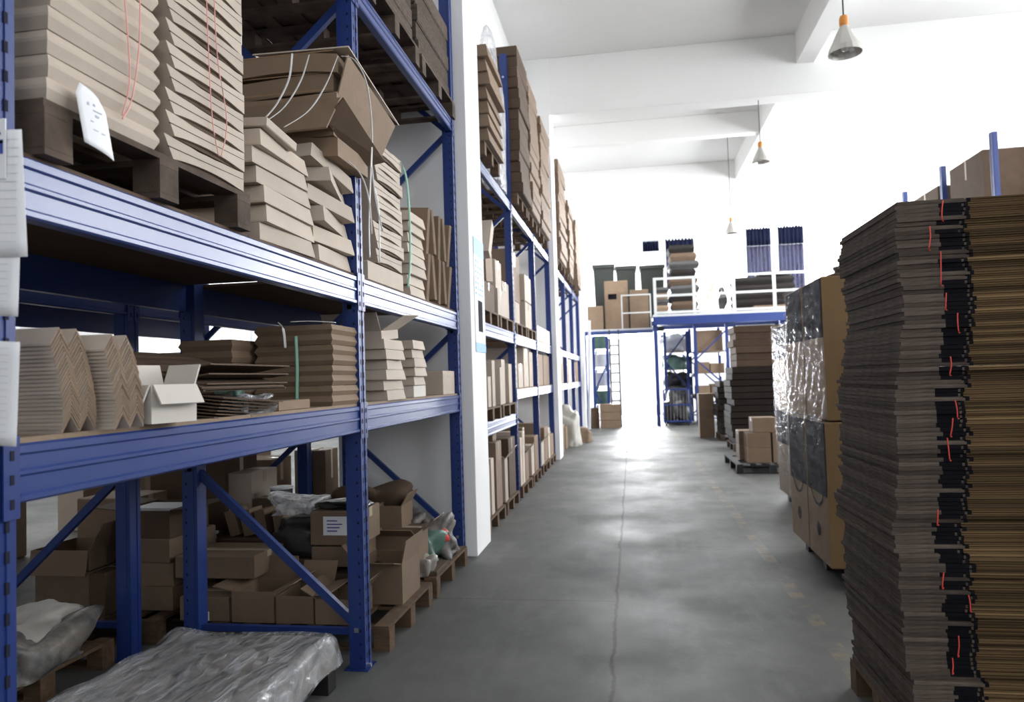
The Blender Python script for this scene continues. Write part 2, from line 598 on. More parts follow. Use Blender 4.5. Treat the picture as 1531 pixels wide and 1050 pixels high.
def rack(label, xf, xb, ys, levels, ztop, boards=(), near=False, group=None, flip=0):
    """xf: slotted face of the front posts; levels: (z_top, beam_h, bay indices or None)"""
    t = thing('pallet_rack', label, 'shelving', ((xf + xb) / 2, ys[0], 0), group=group)
    ox, oy = t.location.x, t.location.y
    fx = 1 if xf > xb else -1
    for y in ys:
        for x, face in ((xf, fx), (xb, -fx)):
            mb = MB()
            post(mb, x - ox, y - oy, ztop, face, slots=near, zmax=4.1)
            po = mb.obj('upright_post', t)
            c = x - face * 0.045 - ox
            mb = MB().box(c - 0.07, c + 0.07, y - oy - 0.07, y - oy + 0.07, 0, 0.006, 'blue_dark')
            for q in (-1, 1):
                mb.box(c + q * 0.055 - 0.01, c + q * 0.055 + 0.01, y - oy - 0.01, y - oy + 0.01, 0.006, 0.02, 'steel')
            mb.obj('foot_plate', po)
        a, b = xf - fx * 0.045 - ox, xb + fx * 0.045 - ox
        z, k = 0.22, 0
        mb = MB()
        mb.bar((a, y - oy, 0.2), (b, y - oy, 0.2), 0.035, 0.035, 'blue')
        mb.obj('brace', t)
        while z + 0.91 < ztop:
            p0, p1 = ((a, z), (b, z + 0.91)) if (k + flip) % 2 == 0 else ((b, z), (a, z + 0.91))
            mb = MB().bar((p0[0], y - oy, p0[1]), (p1[0], y - oy, p1[1]), 0.035, 0.045, 'blue')
            if near:
                for p in (p0, p1):
                    mb.box(p[0] - 0.012, p[0] + 0.012, y - oy - 0.055, y - oy + 0.055, p[1] - 0.012, p[1] + 0.012, 'steel')
            mb.obj('brace', t)
            z += 0.91
            k += 1
    for (zt, h, bays) in levels:
        for i in range(len(ys) - 1):
            if bays is not None and i not in bays:
                continue
            y0, y1 = ys[i] - oy + 0.05, ys[i + 1] - oy - 0.05
            for x, face in ((xf, fx), (xb, -fx)):
                pr = [(x - ox - face * 0.045 + face * u, zt + v) for u, v in beam_prof(h)]
                bo = MB().prism(pr, 'y', y0, y1, 'beam_blue').obj('beam', t)
                for ye, sg in ((y0, -1), (y1, 1)):
                    if not near and face != fx:
                        continue
                    a, c = sorted((x - ox + face * 0.0045, x - ox + face * 0.010))
                    yy0, yy1 = sorted((ye - sg * 0.004, ye + sg * 0.045))
                    mb = MB().box(a, c, yy0, yy1, zt - h - 0.035, zt + 0.02, 'blue')
                    for q in range(3):
                        mb.box(a, c + face * 0.0 + 0.0015, (yy0 + yy1) / 2 - 0.006, (yy0 + yy1) / 2 + 0.006, zt - h + q * 0.06 - 0.01, zt - h + q * 0.06 + 0.015, 'slot')
                    mb.obj('connector', bo)
    for (zt, i, mname) in boards:
        y0, y1 = ys[i] - oy + 0.055, ys[i + 1] - oy - 0.055
        x0, x1 = sorted((xf - fx * 0.01 - ox, xb + fx * 0.01 - ox))
        n = 2
        for q in range(n):
            ya, yb = y0 + (y1 - y0) * q / n + 0.002, y0 + (y1 - y0) * (q + 1) / n - 0.002
            MB().box(x0, x1, ya, yb, zt, zt + 0.014, mname).obj('shelf_board', t)
    return t


FY = (1.575, 4.03, 6.45)
L1, L2, L3 = 1.475, 2.215, 3.97
T1, T2, T3 = L1 + 0.014, L2 + 0.014, L3
LV = [(L1, 0.15, None), (L2, 0.16, None), (L3, 0.115, None)]
XF, XB = -1.53, -2.63
rack('blue two-bay pallet rack nearest the camera on the left, in front of the white pillar', XF, XB, FY, LV, 6.1,
     [(L1, 0, 'particle_board'), (L1, 1, 'particle_board'), (L2, 0, 'card_dark'), (L2, 1, 'card_dark')], near=True)
XBF, XBB = -2.98, -4.08
rack('blue pallet rack standing back to back behind the nearest left rack', XBF, XBB, FY, LV[:2] + [(L3, 0.115, None)], 6.1,
     [(L1, 1, 'particle_board'), (L2, 0, 'particle_board'), (L2, 1, 'particle_board')], near=False, flip=1)
GY = (7.38, 9.7, 12.0, 14.3)
rack('blue three-bay pallet rack with white-lit beams between first and second white pillar', XF, XB, GY,
     [(1.15, 0.15, (0,)), (1.46, 0.13, (1, 2)), (2.22, 0.15, None), (L3, 0.115, None)], 6.0,
     [(1.46, 1, 'particle_board'), (1.46, 2, 'particle_board'), (2.22, 2, 'particle_board')], near=True)
HY = (15.25, 17.6, 19.9, 22.3)
rack('blue pallet rack farthest along the left side, past the second white pillar', XF, XB, HY,
     [(1.46, 0.13, None), (2.22, 0.13, None), (L3, 0.115, None)], 6.0, [(1.46, 0, 'particle_board'), (1.46, 1, 'particle_board'), (1.46, 2, 'particle_board')])


# ------------------------------------------------------------------ pallets
def pallet(label, x0, x1, y0, y1, z=0.0, along='y', m='wood', h=0.15, group=None, name='wooden_pallet'):
    """along: direction the stringer gaps run; deck boards lie across X"""
    t = thing(name, label, 'pallet', ((x0 + x1) / 2, (y0 + y1) / 2, z), group=group)
    hx, hy = (x1 - x0) / 2, (y1 - y0) / 2
    n = 6
    for k in range(n):
        c = -hx + 0.05 + k * (2 * hx - 0.1) / (n - 1)
        MB().box(c - 0.047, c + 0.047, -hy, hy, h - 0.02, h, m).obj('deck_board', t)
    for yy in (-hy + 0.05, 0, hy - 0.05):
        MB().box(-hx, hx, yy - 0.05, yy + 0.05, h - 0.04, h - 0.02, m).obj('cross_board', t)
        for xx in (-hx + 0.05, 0, hx - 0.05):
            MB().box(xx - 0.05, xx + 0.05, yy - 0.05, yy + 0.05, 0.018, h - 0.04, m).obj('block', t, bev=0.003)
        MB().box(-hx, hx, yy - 0.05, yy + 0.05, 0, 0.018, m).obj('bottom_board', t)
    return t


# ------------------------------------------------------------------ cartons
def carton(label, x0, x1, y0, y1, z0, z1, m='card', rz=0.0, opened=None, tape=True, lab=None, group=None, name='cardboard_box', tilt=None, flaps=None, taped_x=False):
    """opened: height fraction or None; lab=(face, u0,u1,v0,v1) fractions; face '-y' or '+x'"""
    cx, cy = (x0 + x1) / 2, (y0 + y1) / 2
    t = thing(name, label, 'box', (cx, cy, z0), (tilt[0], tilt[1], rz) if tilt else (0, 0, rz), group=group)
    hx, hy, h = (x1 - x0) / 2, (y1 - y0) / 2, z1 - z0
    if opened is None:
        b = min(hx, hy) * 0.03
        MB().rings([(-hx + b, hx - b, -hy + b, hy - b, 0), (-hx, hx, -hy, hy, b), (-hx, hx, -hy, hy, h - b), (-hx + b, hx - b, -hy + b, hy - b, h)], m).obj('body', t)
        if tape:
            w = min(0.028, hx * 0.3)
            mb = MB().box(-hx * 1.004, hx * 1.004, -w, w, h - 0.0005, h + 0.0012, 'tape')
            mb.box(hx, hx + 0.0012, -w, w, h * 0.72, h, 'tape').box(-hx - 0.0012, -hx, -w, w, h * 0.72, h, 'tape')
            mb.obj('packing_tape', t)
    else:
        e = 0.006
        mb = MB().box(-hx, hx, -hy, hy, 0, e, m)
        for (a, b_, c, d) in ((-hx, hx, -hy, -hy + e), (-hx, hx, hy - e, hy), (-hx, -hx + e, -hy + e, hy - e), (hx - e, hx, -hy + e, hy - e)):
            mb.box(a, b_, c, d, e, h, m)
        mb.obj('body', t)
        fl = flaps or ((0, 55), (1, 70), (2, 60), (3, 40))
        for side, ang in fl:
            L_ = (hx if side in (0, 1) else hy) * (0.95 if side in (0, 1) else 0.8)
            L_ = min(L_, 0.2)
            a = R(ang)
            # side 0:+x 1:-x 2:+y 3:-y ; angle measured from vertical outwards
            if side in (0, 1):
                s_ = 1 if side == 0 else -1
                o = (s_ * hx, h)
                q = MB().prism([(o[0], o[1]), (o[0] + s_ * math.sin(a) * L_, o[1] + math.cos(a) * L_), (o[0] + s_ * (math.sin(a) * L_ - math.cos(a) * e), o[1] + math.cos(a) * L_ + math.sin(a) * e), (o[0] - s_ * math.cos(a) * e, o[1] + math.sin(a) * e)], 'y', -hy + 0.004, hy - 0.004, m)
            else:
                s_ = 1 if side == 2 else -1
                o = (s_ * hy, h)
                q = MB().prism([(o[0], o[1]), (o[0] + s_ * math.sin(a) * L_, o[1] + math.cos(a) * L_), (o[0] + s_ * (math.sin(a) * L_ - math.cos(a) * e), o[1] + math.cos(a) * L_ + math.sin(a) * e), (o[0] - s_ * math.cos(a) * e, o[1] + math.sin(a) * e)], 'x', -hx + 0.004, hx - 0.004, m)
            q.obj('flap', t)
    if lab:
        face, u0, u1, v0, v1 = lab
        mb = MB()
        if face == '-y':
            X0, X1 = -hx + 2 * hx * u0, -hx + 2 * hx * u1
            mb.box(X0, X1, -hy - 0.0015, -hy, h * v0, h * v1, 'paper')
            for q in range(4):
                zz = h * (v0 + (v1 - v0) * (0.2 + 0.18 * q))
                mb.box(X0 + (X1 - X0) * 0.15, X0 + (X1 - X0) * (0.55 + 0.1 * (q % 3)), -hy - 0.0022, -hy - 0.0014, zz, zz + h * (v1 - v0) * 0.06, 'print_blue')
        else:
            Y0, Y1 = -hy + 2 * hy * u0, -hy + 2 * hy * u1
            mb.box(hx, hx + 0.0015, Y0, Y1, h * v0, h * v1, 'paper')
            for q in range(4):
                zz = h * (v0 + (v1 - v0) * (0.2 + 0.18 * q))
                mb.box(hx + 0.0014, hx + 0.0022, Y0 + (Y1 - Y0) * 0.15, Y0 + (Y1 - Y0) * (0.55 + 0.1 * (q % 3)), zz, zz + h * (v1 - v0) * 0.06, 'print_blue')
        mb.obj('shipping_label', t)
    return t


def layer_mesh(kind, lx, ly, h, m='card_pale', seed=0):
    """one bundle of folded cartons, origin at the centre of its bottom"""
    rn = random.Random(seed)
    hx, hy = lx / 2, ly / 2
    mb = MB()
    if kind == 'tray':      # shallow folded carton, wider at the bottom edge, so stacks read as saw teeth
        e = h * 0.34
        mb.rings([(-hx, hx, -hy, hy, 0), (-hx, hx, -hy, hy, h * 0.1), (-hx + e, hx - e * 0.55, -hy + e * 0.9, hy - e * 0.3, h * 0.97)], m)
    elif kind == 'pinch':   # bulging in the middle
        e = h * 0.2
        mb.rings([(-hx + e, hx - e, -hy + e, hy - e, 0), (-hx, hx, -hy, hy, h * 0.45), (-hx, hx, -hy, hy, h * 0.6), (-hx + e, hx - e, -hy + e, hy - e, h * 0.97)], m)
    elif kind == 'double':  # two lobes
        e = h * 0.13
        q = []
        for a in (0, 0.5):
            q += [(-hx + e, hx - e, -hy + e, hy - e, h * a), (-hx, hx, -hy, hy, h * (a + 0.22)), (-hx + e * 0.9, hx - e * 0.9, -hy + e, hy - e, h * (a + 0.48))]
        mb.rings(q, m)
    elif kind == 'eye':     # flattened cartons pulled together by a string: arched gaps and a notched near end
        n = 10
        poly = []
        g = h * 0.20
        for i in range(n + 1):
            u = i / n
            poly.append((-hy + 0.05 + (ly - 0.05) * u, g * math.sin(PI * min(1, u * 1.05)) ** 0.8 if 0 < u < 0.95 else 0))
        for i in range(n, -1, -1):
            u = i / n
            poly.append((-hy + (ly) * u, h - 0.004 - (0.15 * h) * math.sin(PI * u) * (0.3 + 0.5 * rn.random())))
        mb.prism(poly, 'x', -hx, hx, m)
        mb.box(-hx + 0.01, hx - 0.012, -hy + 0.055, hy - 0.012, 0, h * 0.3, 'card_dark')
        mb.prism([(-hy + 0.02, h * 0.45), (hy - 0.004, h * 0.60), (hy - 0.004, h * 0.62), (-hy + 0.02, h * 0.49)], 'x', hx - 0.001, hx + 0.0008, 'gap')
    elif kind == 'slab':
        e = h * 0.08
        mb.rings([(-hx + e, hx - e, -hy + e, hy - e, 0), (-hx, hx, -hy, hy, e), (-hx, hx, -hy, hy, h - e), (-hx + e, hx - e, -hy + e, hy - e, h)], m)
        for q in range(3):
            z = h * (0.25 + 0.25 * q)
            mb.box(-hx - 0.001, hx + 0.001, -hy - 0.001, hy + 0.001, z, z + h * 0.035, 'card_dark')
    return mb.mesh('layer_' + kind)


def stack(desc, kind, cx, cy, z0, lx, ly, n, h, m='card_pale', jx=0.008, jy=0.008, jr=0.02, group=None, name='folded_carton_bundle', lean=(0, 0), curve=0.0, tilt=None):
    mes = [layer_mesh(kind, lx, ly, h, m, s) for s in range(3 if n > 3 else 1)]
    out = []
    for i in range(n):
        dx = lean[0] * i + (random.uniform(-jx, jx))
        dy = lean[1] * i + curve * math.sin(PI * i / max(1, n - 1)) + random.uniform(-jy, jy)
        o = inst(mes[i % len(mes)], name, (cx + dx, cy + dy, z0 + h * i), (0, 0, random.uniform(-jr, jr)),
                 label='%s, %s' % (desc, nth(i, n)), cat='carton bundle', group=group or desc)
        out.append(o)
    return out


# ---- nearest rack, upper shelf: pallet with two stacks and their strings
pallet('dark wooden pallet on the upper shelf of the nearest rack', -2.53, -1.5, 1.69, 2.75, T2, m='wood_dark')
zt = T2 + 0.15
stack('folded tan carton bundle above the hanging white tag', 'pinch', -1.80, 1.935, zt, 0.6, 0.47, 9, 0.066, m='card_pale', jx=0.004, jy=0.006)
stack('tan carton bundle with black arched gaps at pallet end', 'eye', -1.80, 2.455, zt, 0.6, 0.50, 10, 0.079, m='card_pale', jx=0.004, jy=0.004, jr=0.01)
stack('tan carton bundle hidden behind the tagged stack', 'pinch', -2.3, 1.95, zt, 0.36, 0.45, 9, 0.066, m='card')
stack('tan carton bundle hidden behind the black-gapped stack', 'pinch', -2.3, 2.45, zt, 0.36, 0.45, 10, 0.079, m='card')


def string(label, paths, r, m, name='packing_string', cat='string', flat=1.0, group=None):
    mb = MB()
    for p in paths:
        # smooth the path
        P = [Vector(q) for q in p]
        out = []
        for i in range(len(P) - 1):
            a, b = P[max(i - 1, 0)], P[i]
            c, d = P[i + 1], P[min(i + 2, len(P) - 1)]
            for k in range(6):
                u = k / 6
                out.append(0.5 * ((2 * b) + (c - a) * u + (2 * a - 5 * b + 4 * c - d) * u * u + (3 * b - a - 3 * c + d) * u ** 3))
        out.append(P[-1])
        mb.tube(out, r, m, 6, flat)
    return mb.obj(name, smooth=True, label=label, cat=cat, group=group)


xs = -1.488
string('pale red string loop hanging down the near tagged stack', [[(xs, 1.965, 3.0), (xs, 2.00, 2.72), (xs, 2.01, 2.55), (xs, 1.975, 2.43)], [(xs + .002, 2.06, 3.0), (xs + .002, 2.055, 2.7), (xs, 2.02, 2.5), (xs, 1.975, 2.42)]], 0.0022, 'pink_string')
string('pale red string crossing the black-gapped carton stack', [[(xs, 2.43, 3.2), (xs, 2.44, 2.9), (xs, 2.46, 2.6), (xs, 2.50, 2.46)], [(xs, 2.48, 3.2), (xs, 2.50, 2.85), (xs, 2.56, 2.62), (xs, 2.52, 2.47)]], 0.002, 'pink_string')


def bent_sheet(name, label, cat, fn, nu, nv, t=0.0012, m='paper', parent=None):
    vs, fs = [], []
    for s_ in (0, 1):
        for i in range(nu + 1):
            for j in range(nv + 1):
                p = Vector(fn(i / nu, j / nv))
                vs.append(p + Vector((-t * s_, 0, 0)))
    W = nv + 1
    K = (nu + 1) * W
    for i in range(nu):
        for j in range(nv):
            a = i * W + j
            fs.append((a, a + 1, a + W + 1, a + W))
            fs.append((K + a, K + a + W, K + a + W + 1, K + a + 1))
    for i in range(nu):
        for j in (0, nv):
            a = i * W + j
            fs.append((a, a + W, K + a + W, K + a))
    for j in range(nv):
        for i in (0, nu):
            a = i * W + j
            fs.append((a, a + 1, K + a + 1, K + a))
    mb = MB().add(vs, fs, m)
    return mb


# hanging tag on the pallet
t = thing('paper_tag', 'white handwritten paper tag hanging from the dark pallet edge', 'tag', (-1.47, 1.76, 2.44))


def tagfn(u, v):
    # v down, u across (+Y)
    wd = 0.115
    sh = 0.018 * math.sin(v * 2.6)
    clip = 0.022 * (1 - min(1, v * 5)) * (1 if u > .5 else 1)
    yy = (u - 0.5) * (wd - 2 * clip) + 0.055 + v * 0.028
    return (0.006 * math.sin(u * 3) + 0.01 * v, yy, 0.012 - v * 0.165 - u * 0.02)


bent_sheet('sheet', '', '', tagfn, 6, 10).obj('sheet', t, smooth=True)
mb = MB()
for (u, v, a, b) in ((0.3, 0.25, 0.06, 0.05), (0.5, 0.22, 0.05, 0.04), (0.45, 0.33, 0.3, 0.018), (0.5, 0.4, 0.12, 0.04), (0.3, 0.55, 0.1, 0.015), (0.35, 0.68, 0.16, 0.012), (0.62, 0.66, 0.12, 0.015)):
    p = tagfn(u, v)
    mb.box(p[0] + 0.0006, p[0] + 0.0018, p[1], p[1] + a * 0.115, p[2] - b * 0.165, p[2], 'pencil')
mb.obj('handwriting', t)

# shallow folded trays beside the pallet
stack('shallow folded tan carton beside the dark pallet', 'tray', -1.79, 3.17, T2 + 0.0, 0.5, 0.52, 6, 0.082, m='card_pale', jx=0.012, jy=0.015, jr=0.05, lean=(0, -0.004))
carton('thin pale carton lid lying on top of the shallow tray stack', -2.0, -1.52, 2.93, 3.22, T2 + 0.497, T2 + 0.54, m='card_pale', tape=False, tilt=(R(-5), R(3)))
# leaning pile of cartons before the first post
for i in range(6):
    me = layer_mesh('tray', 0.42, 0.46, 0.09, 'card_pale', i)
    inst(me, 'folded_carton_bundle', (-1.76 + 0.004 * i, 3.73 + (0.00, 0.01, -.01, -.02, 0.0, -.03)[i], T2 + 0.005 + 0.096 * i), (R((0, -1, -3, -5, -8, -11)[i]), 0, R((2, -5, 7, -9, 12, -6)[i])),
         label='tan folded carton sliding off the pile before the middle post, %s' % nth(i, 6), cat='carton bundle', group='sliding carton pile before the middle post')
# large folded sheets on top
for i in range(5):
    sag = 0.02
    z = 2.84 + i * 0.105
    mb = MB()
    x0, x1 = -2.45, -1.47 - (0.0, 0.03, 0.0, 0.03, 0.0)[i]
    n = 8
    top, bot = [], []
    for k in range(n + 1):
        u = k / n
        x = x0 + (x1 - x0) * u
        zz = 0.02 * math.sin(u * 5 + i) - 0.03 * u * u
        bot.append((x, zz))
        top.append((x, zz + 0.098))
    mb.prism(bot + top[::-1], 'y', 0, 0.44, 'card')
    mb.box(x0 + .1, x1 - 0.02, -0.0015, 0.0, 0.094, 0.1, 'card_inner')
    mb.obj('folded_carton_bundle', off=(0, 0, 0), label='large bent brown carton bundle piled high before the middle post, %s' % nth(i, 5), cat='carton bundle', group='large bent carton bundles').location = (0, 3.60 + (0.0, 0.02, 0.0, 0.03, 0.01)[i], z)


def plank(label, a, b, c, d, t=0.008, m='card', name='cardboard_sheet', cat='cardboard', group=None):
    """quad slab through four corner points"""
    P = [Vector(q) for q in (a, b, c, d)]
    nrm = (P[1] - P[0]).cross(P[3] - P[0]).normalized() * t
    mb = MB().add(P + [p + nrm for p in P], [(3, 2, 1, 0), (4, 5, 6, 7), (0, 1, 5, 4), (1, 2, 6, 5), (2, 3, 7, 6), (3, 0, 4, 7)], m)
    return mb.obj(name, label=label, cat=cat, group=group)


plank('long brown carton flap jutting past the middle post, upper of two', (-1.41, 3.62, 3.33), (-1.40, 4.36, 3.20), (-1.48, 4.30, 2.98), (-1.47, 3.62, 3.12), 0.008, 'card')
plank('top folded sheet with a pale cut edge above the jutting flap', (-1.40, 3.60, 3.36), (-1.39, 4.40, 3.215), (-1.50, 4.00, 3.34), (-1.95, 3.62, 3.38), 0.008, 'card_pale')
plank('lower brown carton flap drooping toward the green-strapped stack', (-1.40, 3.52, 3.06), (-1.39, 4.12, 2.90), (-1.50, 4.00, 2.84), (-1.50, 3.52, 2.95), 0.008, 'card_dark')
plank('creased brown sheet sloping over the shallow tray stack', (-2.25, 3.32, 2.82), (-1.46, 3.44, 2.88), (-1.44, 3.58, 3.08), (-2.35, 3.56, 3.06), 0.01, 'card')
# white ribbons
rb = lambda pts: [at(x, y, Y) for x, y, Y in pts]
string('three white plastic ribbons curling over the large bent cartons',
       [rb([(437, 80, 3.56), (432, 118, 3.50), (414, 155, 3.35), (393, 180, 3.2)]),
        rb([(462, 82, 3.56), (450, 120, 3.50), (425, 160, 3.35), (395, 183, 3.2)]),
        rb([(505, 84, 3.56), (488, 125, 3.5), (462, 165, 3.35), (425, 190, 3.2)])], 0.006, 'white_ribbon', 'ribbon', 'ribbon', 0.3)
string('long white ribbon falling beside the green-strapped stack',
       [rb([(510, 84, 3.56), (530, 90, 3.6), (548, 125, 3.75), (556, 190, 3.9), (556, 260, 4.0), (566, 310, 4.05), (568, 392, 4.1)]),
        rb([(556, 220, 3.9), (552, 330, 3.95), (553, 385, 4.0)]), rb([(556, 250, 3.9), (562, 300, 4.0), (572, 345, 4.1)]),
        rb([(520, 240, 3.7), (540, 262, 3.8), (552, 300, 3.9), (556, 350, 4.0)])], 0.0045, 'white_ribbon', 'ribbon', 'ribbon', 0.35)
# green strapped stack, past the post
stack('tan carton bundle under the green strap', 'eye', -1.86, 4.62, T2 + 0.13, 0.62, 0.56, 9, 0.088, m='card_pale', jx=0.012, jy=0.012, jr=0.02, curve=0.03)
carton('crumpled low carton under the green-strapped stack', -2.15, -1.56, 4.25, 4.95, T2, T2 + 0.125, m='card_pale', tape=False)
string('pale green strap around the stack past the middle post', [[(-1.9, 4.9, 3.165), (-1.6, 4.90, 3.16), (-1.515, 4.90, 3.08), (-1.50, 4.94, 2.8), (-1.505, 4.95, 2.45), (-1.52, 4.93, 2.26)]], 0.009, 'green_strap', 'packing_strap', 'strap', 0.25)
stack('tan saw-edged carton bundle next to the green-strapped stack', 'tray', -1.78, 5.28, T2, 0.46, 0.40, 8, 0.078, m='card_pale', jx=0.01, jy=0.01, jr=0.03)
# upright bundles at the end of the bay
for row in range(2):
    for i in range(5):
        me = layer_mesh('slab', 0.40, 0.37, 0.062, 'card', i)
        o = inst(me, 'folded_carton_bundle', (-1.56 - 0.003 * i, 5.56 + i * 0.14 + 0.02 * row, T2 + (0.20 if row == 0 else 0.60)), (PI / 2, R(90 if row else 88), 0),
                 label='upright brown carton bundle by the white pillar, %s row, %s from the near end' % (('lower', 'upper')[row], ('first', 'second', 'third', 'fourth', 'fifth')[i]), cat='carton bundle', group='upright carton bundles by the pillar')
        o.rotation_euler = (R(-90), R((4, -3, 2, -2, 5)[i]), 0)
        o.location = (-1.75, 5.56 + i * 0.17 + 0.02 * row, T2 + (0.205 if row == 0 else 0.575))

# ---- nearest rack, lower shelf
MSH = None


def msheet(depth, wd, t=0.0068, rise=0.045):
    q = wd / 4
    top = [(0, 0), (q, rise), (2 * q, 0), (3 * q, rise), (4 * q, 0)]
    poly = top + [(y, z + t) for y, z in top[::-1]]
    return MB().prism(poly, 'x', -depth, 0, 'card_pale', 'card').mesh('creased_sheet')


for (X, Y, wd, n, dz, lab) in ((-1.525, 1.775, 0.125, 23, 0.0108, 'creased tan sheet in the zigzag stack nearest the camera'), (-1.49, 1.935, 0.125, 22, 0.0108, 'creased tan sheet in the second zigzag stack from the near post')):
    me = msheet(0.5, wd)
    for i in range(n):
        u = i / n
        inst(me, 'creased_cardboard_sheet', (X + random.uniform(-.002, .002) + 0.004 * math.sin(u * 5), Y - 0.04 * u * u + random.uniform(-.001, .001), T1 + dz * i), (0, 0, random.uniform(-.004, .004)),
             label=lab, cat='cardboard', group=lab.replace('sheet in', 'sheets of'))
t = carton('small open white carton on the lower shelf by zigzag stack', -1.62, -1.47, 2.12, 2.30, T1 + .004, T1 + 0.125, m='card_white', rz=R(-14), opened=1, flaps=((0, 150), (2, 20), (1, 15), (3, 155)))
# dark floppy sheets
for i in range(6):
    mb = MB()
    n, pts = 10, []
    for k in range(n + 1):
        u = k / n
        pts.append((-2.35 + u * 0.78, 0.05 * math.sin(u * 3.1 + i * .35) + 0.02 * math.sin(u * 9 + i)))
    mb.prism(pts + [(x, z + 0.006) for x, z in pts[::-1]], 'y', -0.3, 0.35, 'card_dark')
    mb.obj('cardboard_sheet', label='large sagging dark brown sheet behind the white carton, %s' % nth(i, 6), cat='cardboard', group='sagging brown sheets on the lower shelf').location = (0, 2.80 + 0.012 * i, T1 + 0.10 + 0.026 * i)
stack('brown carton bundle under the sagging dark sheets', 'slab', -2.05, 2.85, T1, 0.5, 0.5, 1, 0.085, m='card_dark')
for i in range(7):
    mb = MB().box(0, 0.30, 0, 0.42, 0, 0.005, 'card_dark')
    o = mb.obj('cardboard_sheet', label='small dark brown sheet leaning beside the white carton, %s' % nth(i, 7), cat='cardboard', group='small leaning dark sheets')
    o.location = (-1.83 + 0.006 * i, 2.48 + 0.01 * i, T1 + 0.032 + 0.012 * i)
    o.rotation_euler = (R(-4), R(6), R(8 - 2 * i))


def lump(name, label, cat, c, s, m, seed=1, amp=0.16, sub=4, flat=True, group=None, parent=None):
    bm = bmesh.new()
    bmesh.ops.create_icosphere(bm, subdivisions=sub, radius=1)
    rn = random.Random(seed)
    ph = [(Vector((rn.uniform(-1, 1), rn.uniform(-1, 1), rn.uniform(-1, 1))).normalized() * rn.uniform(2, 9), rn.uniform(0, 6)) for _ in range(14)]
    for v in bm.verts:
        d = v.co.normalized()
        a = sum(math.sin(k.dot(d) + p) / (1 + 0.15 * k.length) for k, p in ph) * amp * 0.35
        # superellipsoid feel
        q = Vector([math.copysign(abs(x) ** 0.65, x) for x in d])
        fold = sum(abs(math.sin(k.dot(d) * 2.3 + p * 2)) for k, p in ph[:6]) / 6 - 0.6
        v.co = q * (1 + a + fold * amp * 0.55)
        if flat and v.co.z < -0.62:
            v.co.z = -0.62
    zmin = min(v.co.z for v in bm.verts)
    for v in bm.verts:
        v.co = Vector((v.co.x * s[0], v.co.y * s[1], (v.co.z - zmin) * s[2]))
    me = bpy.data.meshes.new(name)
    bm.to_mesh(me)
    bm.free()
    me.materials.append(M[m])
    for p in me.polygons:
        p.use_smooth = True
    o = bpy.data.objects.new(name, me)
    COL.objects.link(o)
    o.location = c
    if parent is not None:
        o.parent = parent
    if label:
        tag(o, label, cat, group)
    return o


lump('plastic_bag', 'crumpled clear plastic on the lower shelf edge by dark sheets', 'plastic', (-1.62, 2.86, T1), (0.09, 0.13, 0.045), 'wrap', 3, 0.5, 5)
carton('flat open tan carton lying before the tied bundles', -1.78, -1.56, 3.08, 3.4, T1, T1 + 0.045, m='card', tape=False)
stack('grey-brown wavy carton bundle in the tied stack before the middle post', 'double', -1.75, 3.83, T1, 0.44, 0.40, 4, 0.108, m='card', jx=0.006, jy=0.006)
stack('wavy carton bundle left of the tied grey-brown stack', 'double', -2.14, 3.62, T1, 0.30, 0.36, 3, 0.12, m='card', jx=0.01)
string('white ribbon tied over the grey-brown wavy stack', [[(-1.82, 3.60, 1.935), (-1.80, 3.615, 1.90), (-1.79, 3.618, 1.80)], [(-1.78, 3.66, 1.94), (-1.70, 3.72, 1.945), (-1.60, 3.8, 1.94), (-1.64, 3.9, 1.945)]], 0.008, 'white_ribbon', 'ribbon', 'ribbon', 0.3)
string('dull green strap down the face of the wavy stack', [[(-1.73, 3.617, 1.86), (-1.725, 3.615, 1.7), (-1.73, 3.615, 1.52)]], 0.010, 'green_strap', 'packing_strap', 'strap', 0.3)
lump('plastic_bag', 'dull green plastic scrap between the wavy stacks', 'plastic', (-1.99, 3.42, T1), (0.07, 0.06, 0.09), 'green_item', 5, 0.5, 4)
stack('saw-edged carton bundle just past the middle post, lower shelf', 'tray', -1.76, 4.66, T1, 0.46, 0.36, 6, 0.066, m='card_pale', jx=0.012, jy=0.01, jr=0.05)
stack('saw-edged carton bundle in the second stack past the middle post', 'tray', -1.76, 5.28, T1 + 0.09, 0.42, 0.30, 5, 0.066, m='card_pale', jx=0.01, jy=0.01)
carton('white and green carton under the second saw-edged stack', -1.95, -1.56, 5.14, 5.45, T1, T1 + 0.088, m='card_white', tape=False)
carton('tilted open carton topping the saw-edged stack past the post', -1.95, -1.57, 4.5, 4.84, T1 + 0.40, T1 + 0.46, m='card_pale', tilt=(R(5), R(0)), opened=1, flaps=((0, 60), (3, 30)))
carton('plain closed carton at shelf end beside the white pillar', -1.80, -1.56, 5.98, 6.38, T1, T1 + 0.20, m='card_pale')
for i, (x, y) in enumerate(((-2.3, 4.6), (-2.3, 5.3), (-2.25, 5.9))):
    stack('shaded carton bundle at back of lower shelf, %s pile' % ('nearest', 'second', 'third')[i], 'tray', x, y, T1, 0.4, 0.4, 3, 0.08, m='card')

# ---- overhead pallets on the top beams of the nearest rack
LVL3 = 'on the top beams of the nearest rack'
for i, (y0, y1) in enumerate(((1.80, 2.86), (2.96, 4.02), (4.24, 5.30), (5.38, 6.44))):
    w_ = ('nearest', 'second', 'third', 'fourth')[i]
    pallet('dark overhead wooden pallet %s, %s along' % (LVL3, w_), -2.62, -1.50, y0, y1, T3, m='wood_dark')
    stack('overhead grey-brown carton bundle on the %s top pallet' % w_, 'slab', -2.04, (y0 + y1) / 2, T3 + 0.15, 0.99, 0.98, 5 if i > 1 else 4, 0.14, m='card_dark' if i < 2 else 'cut_edge', jr=0.01)

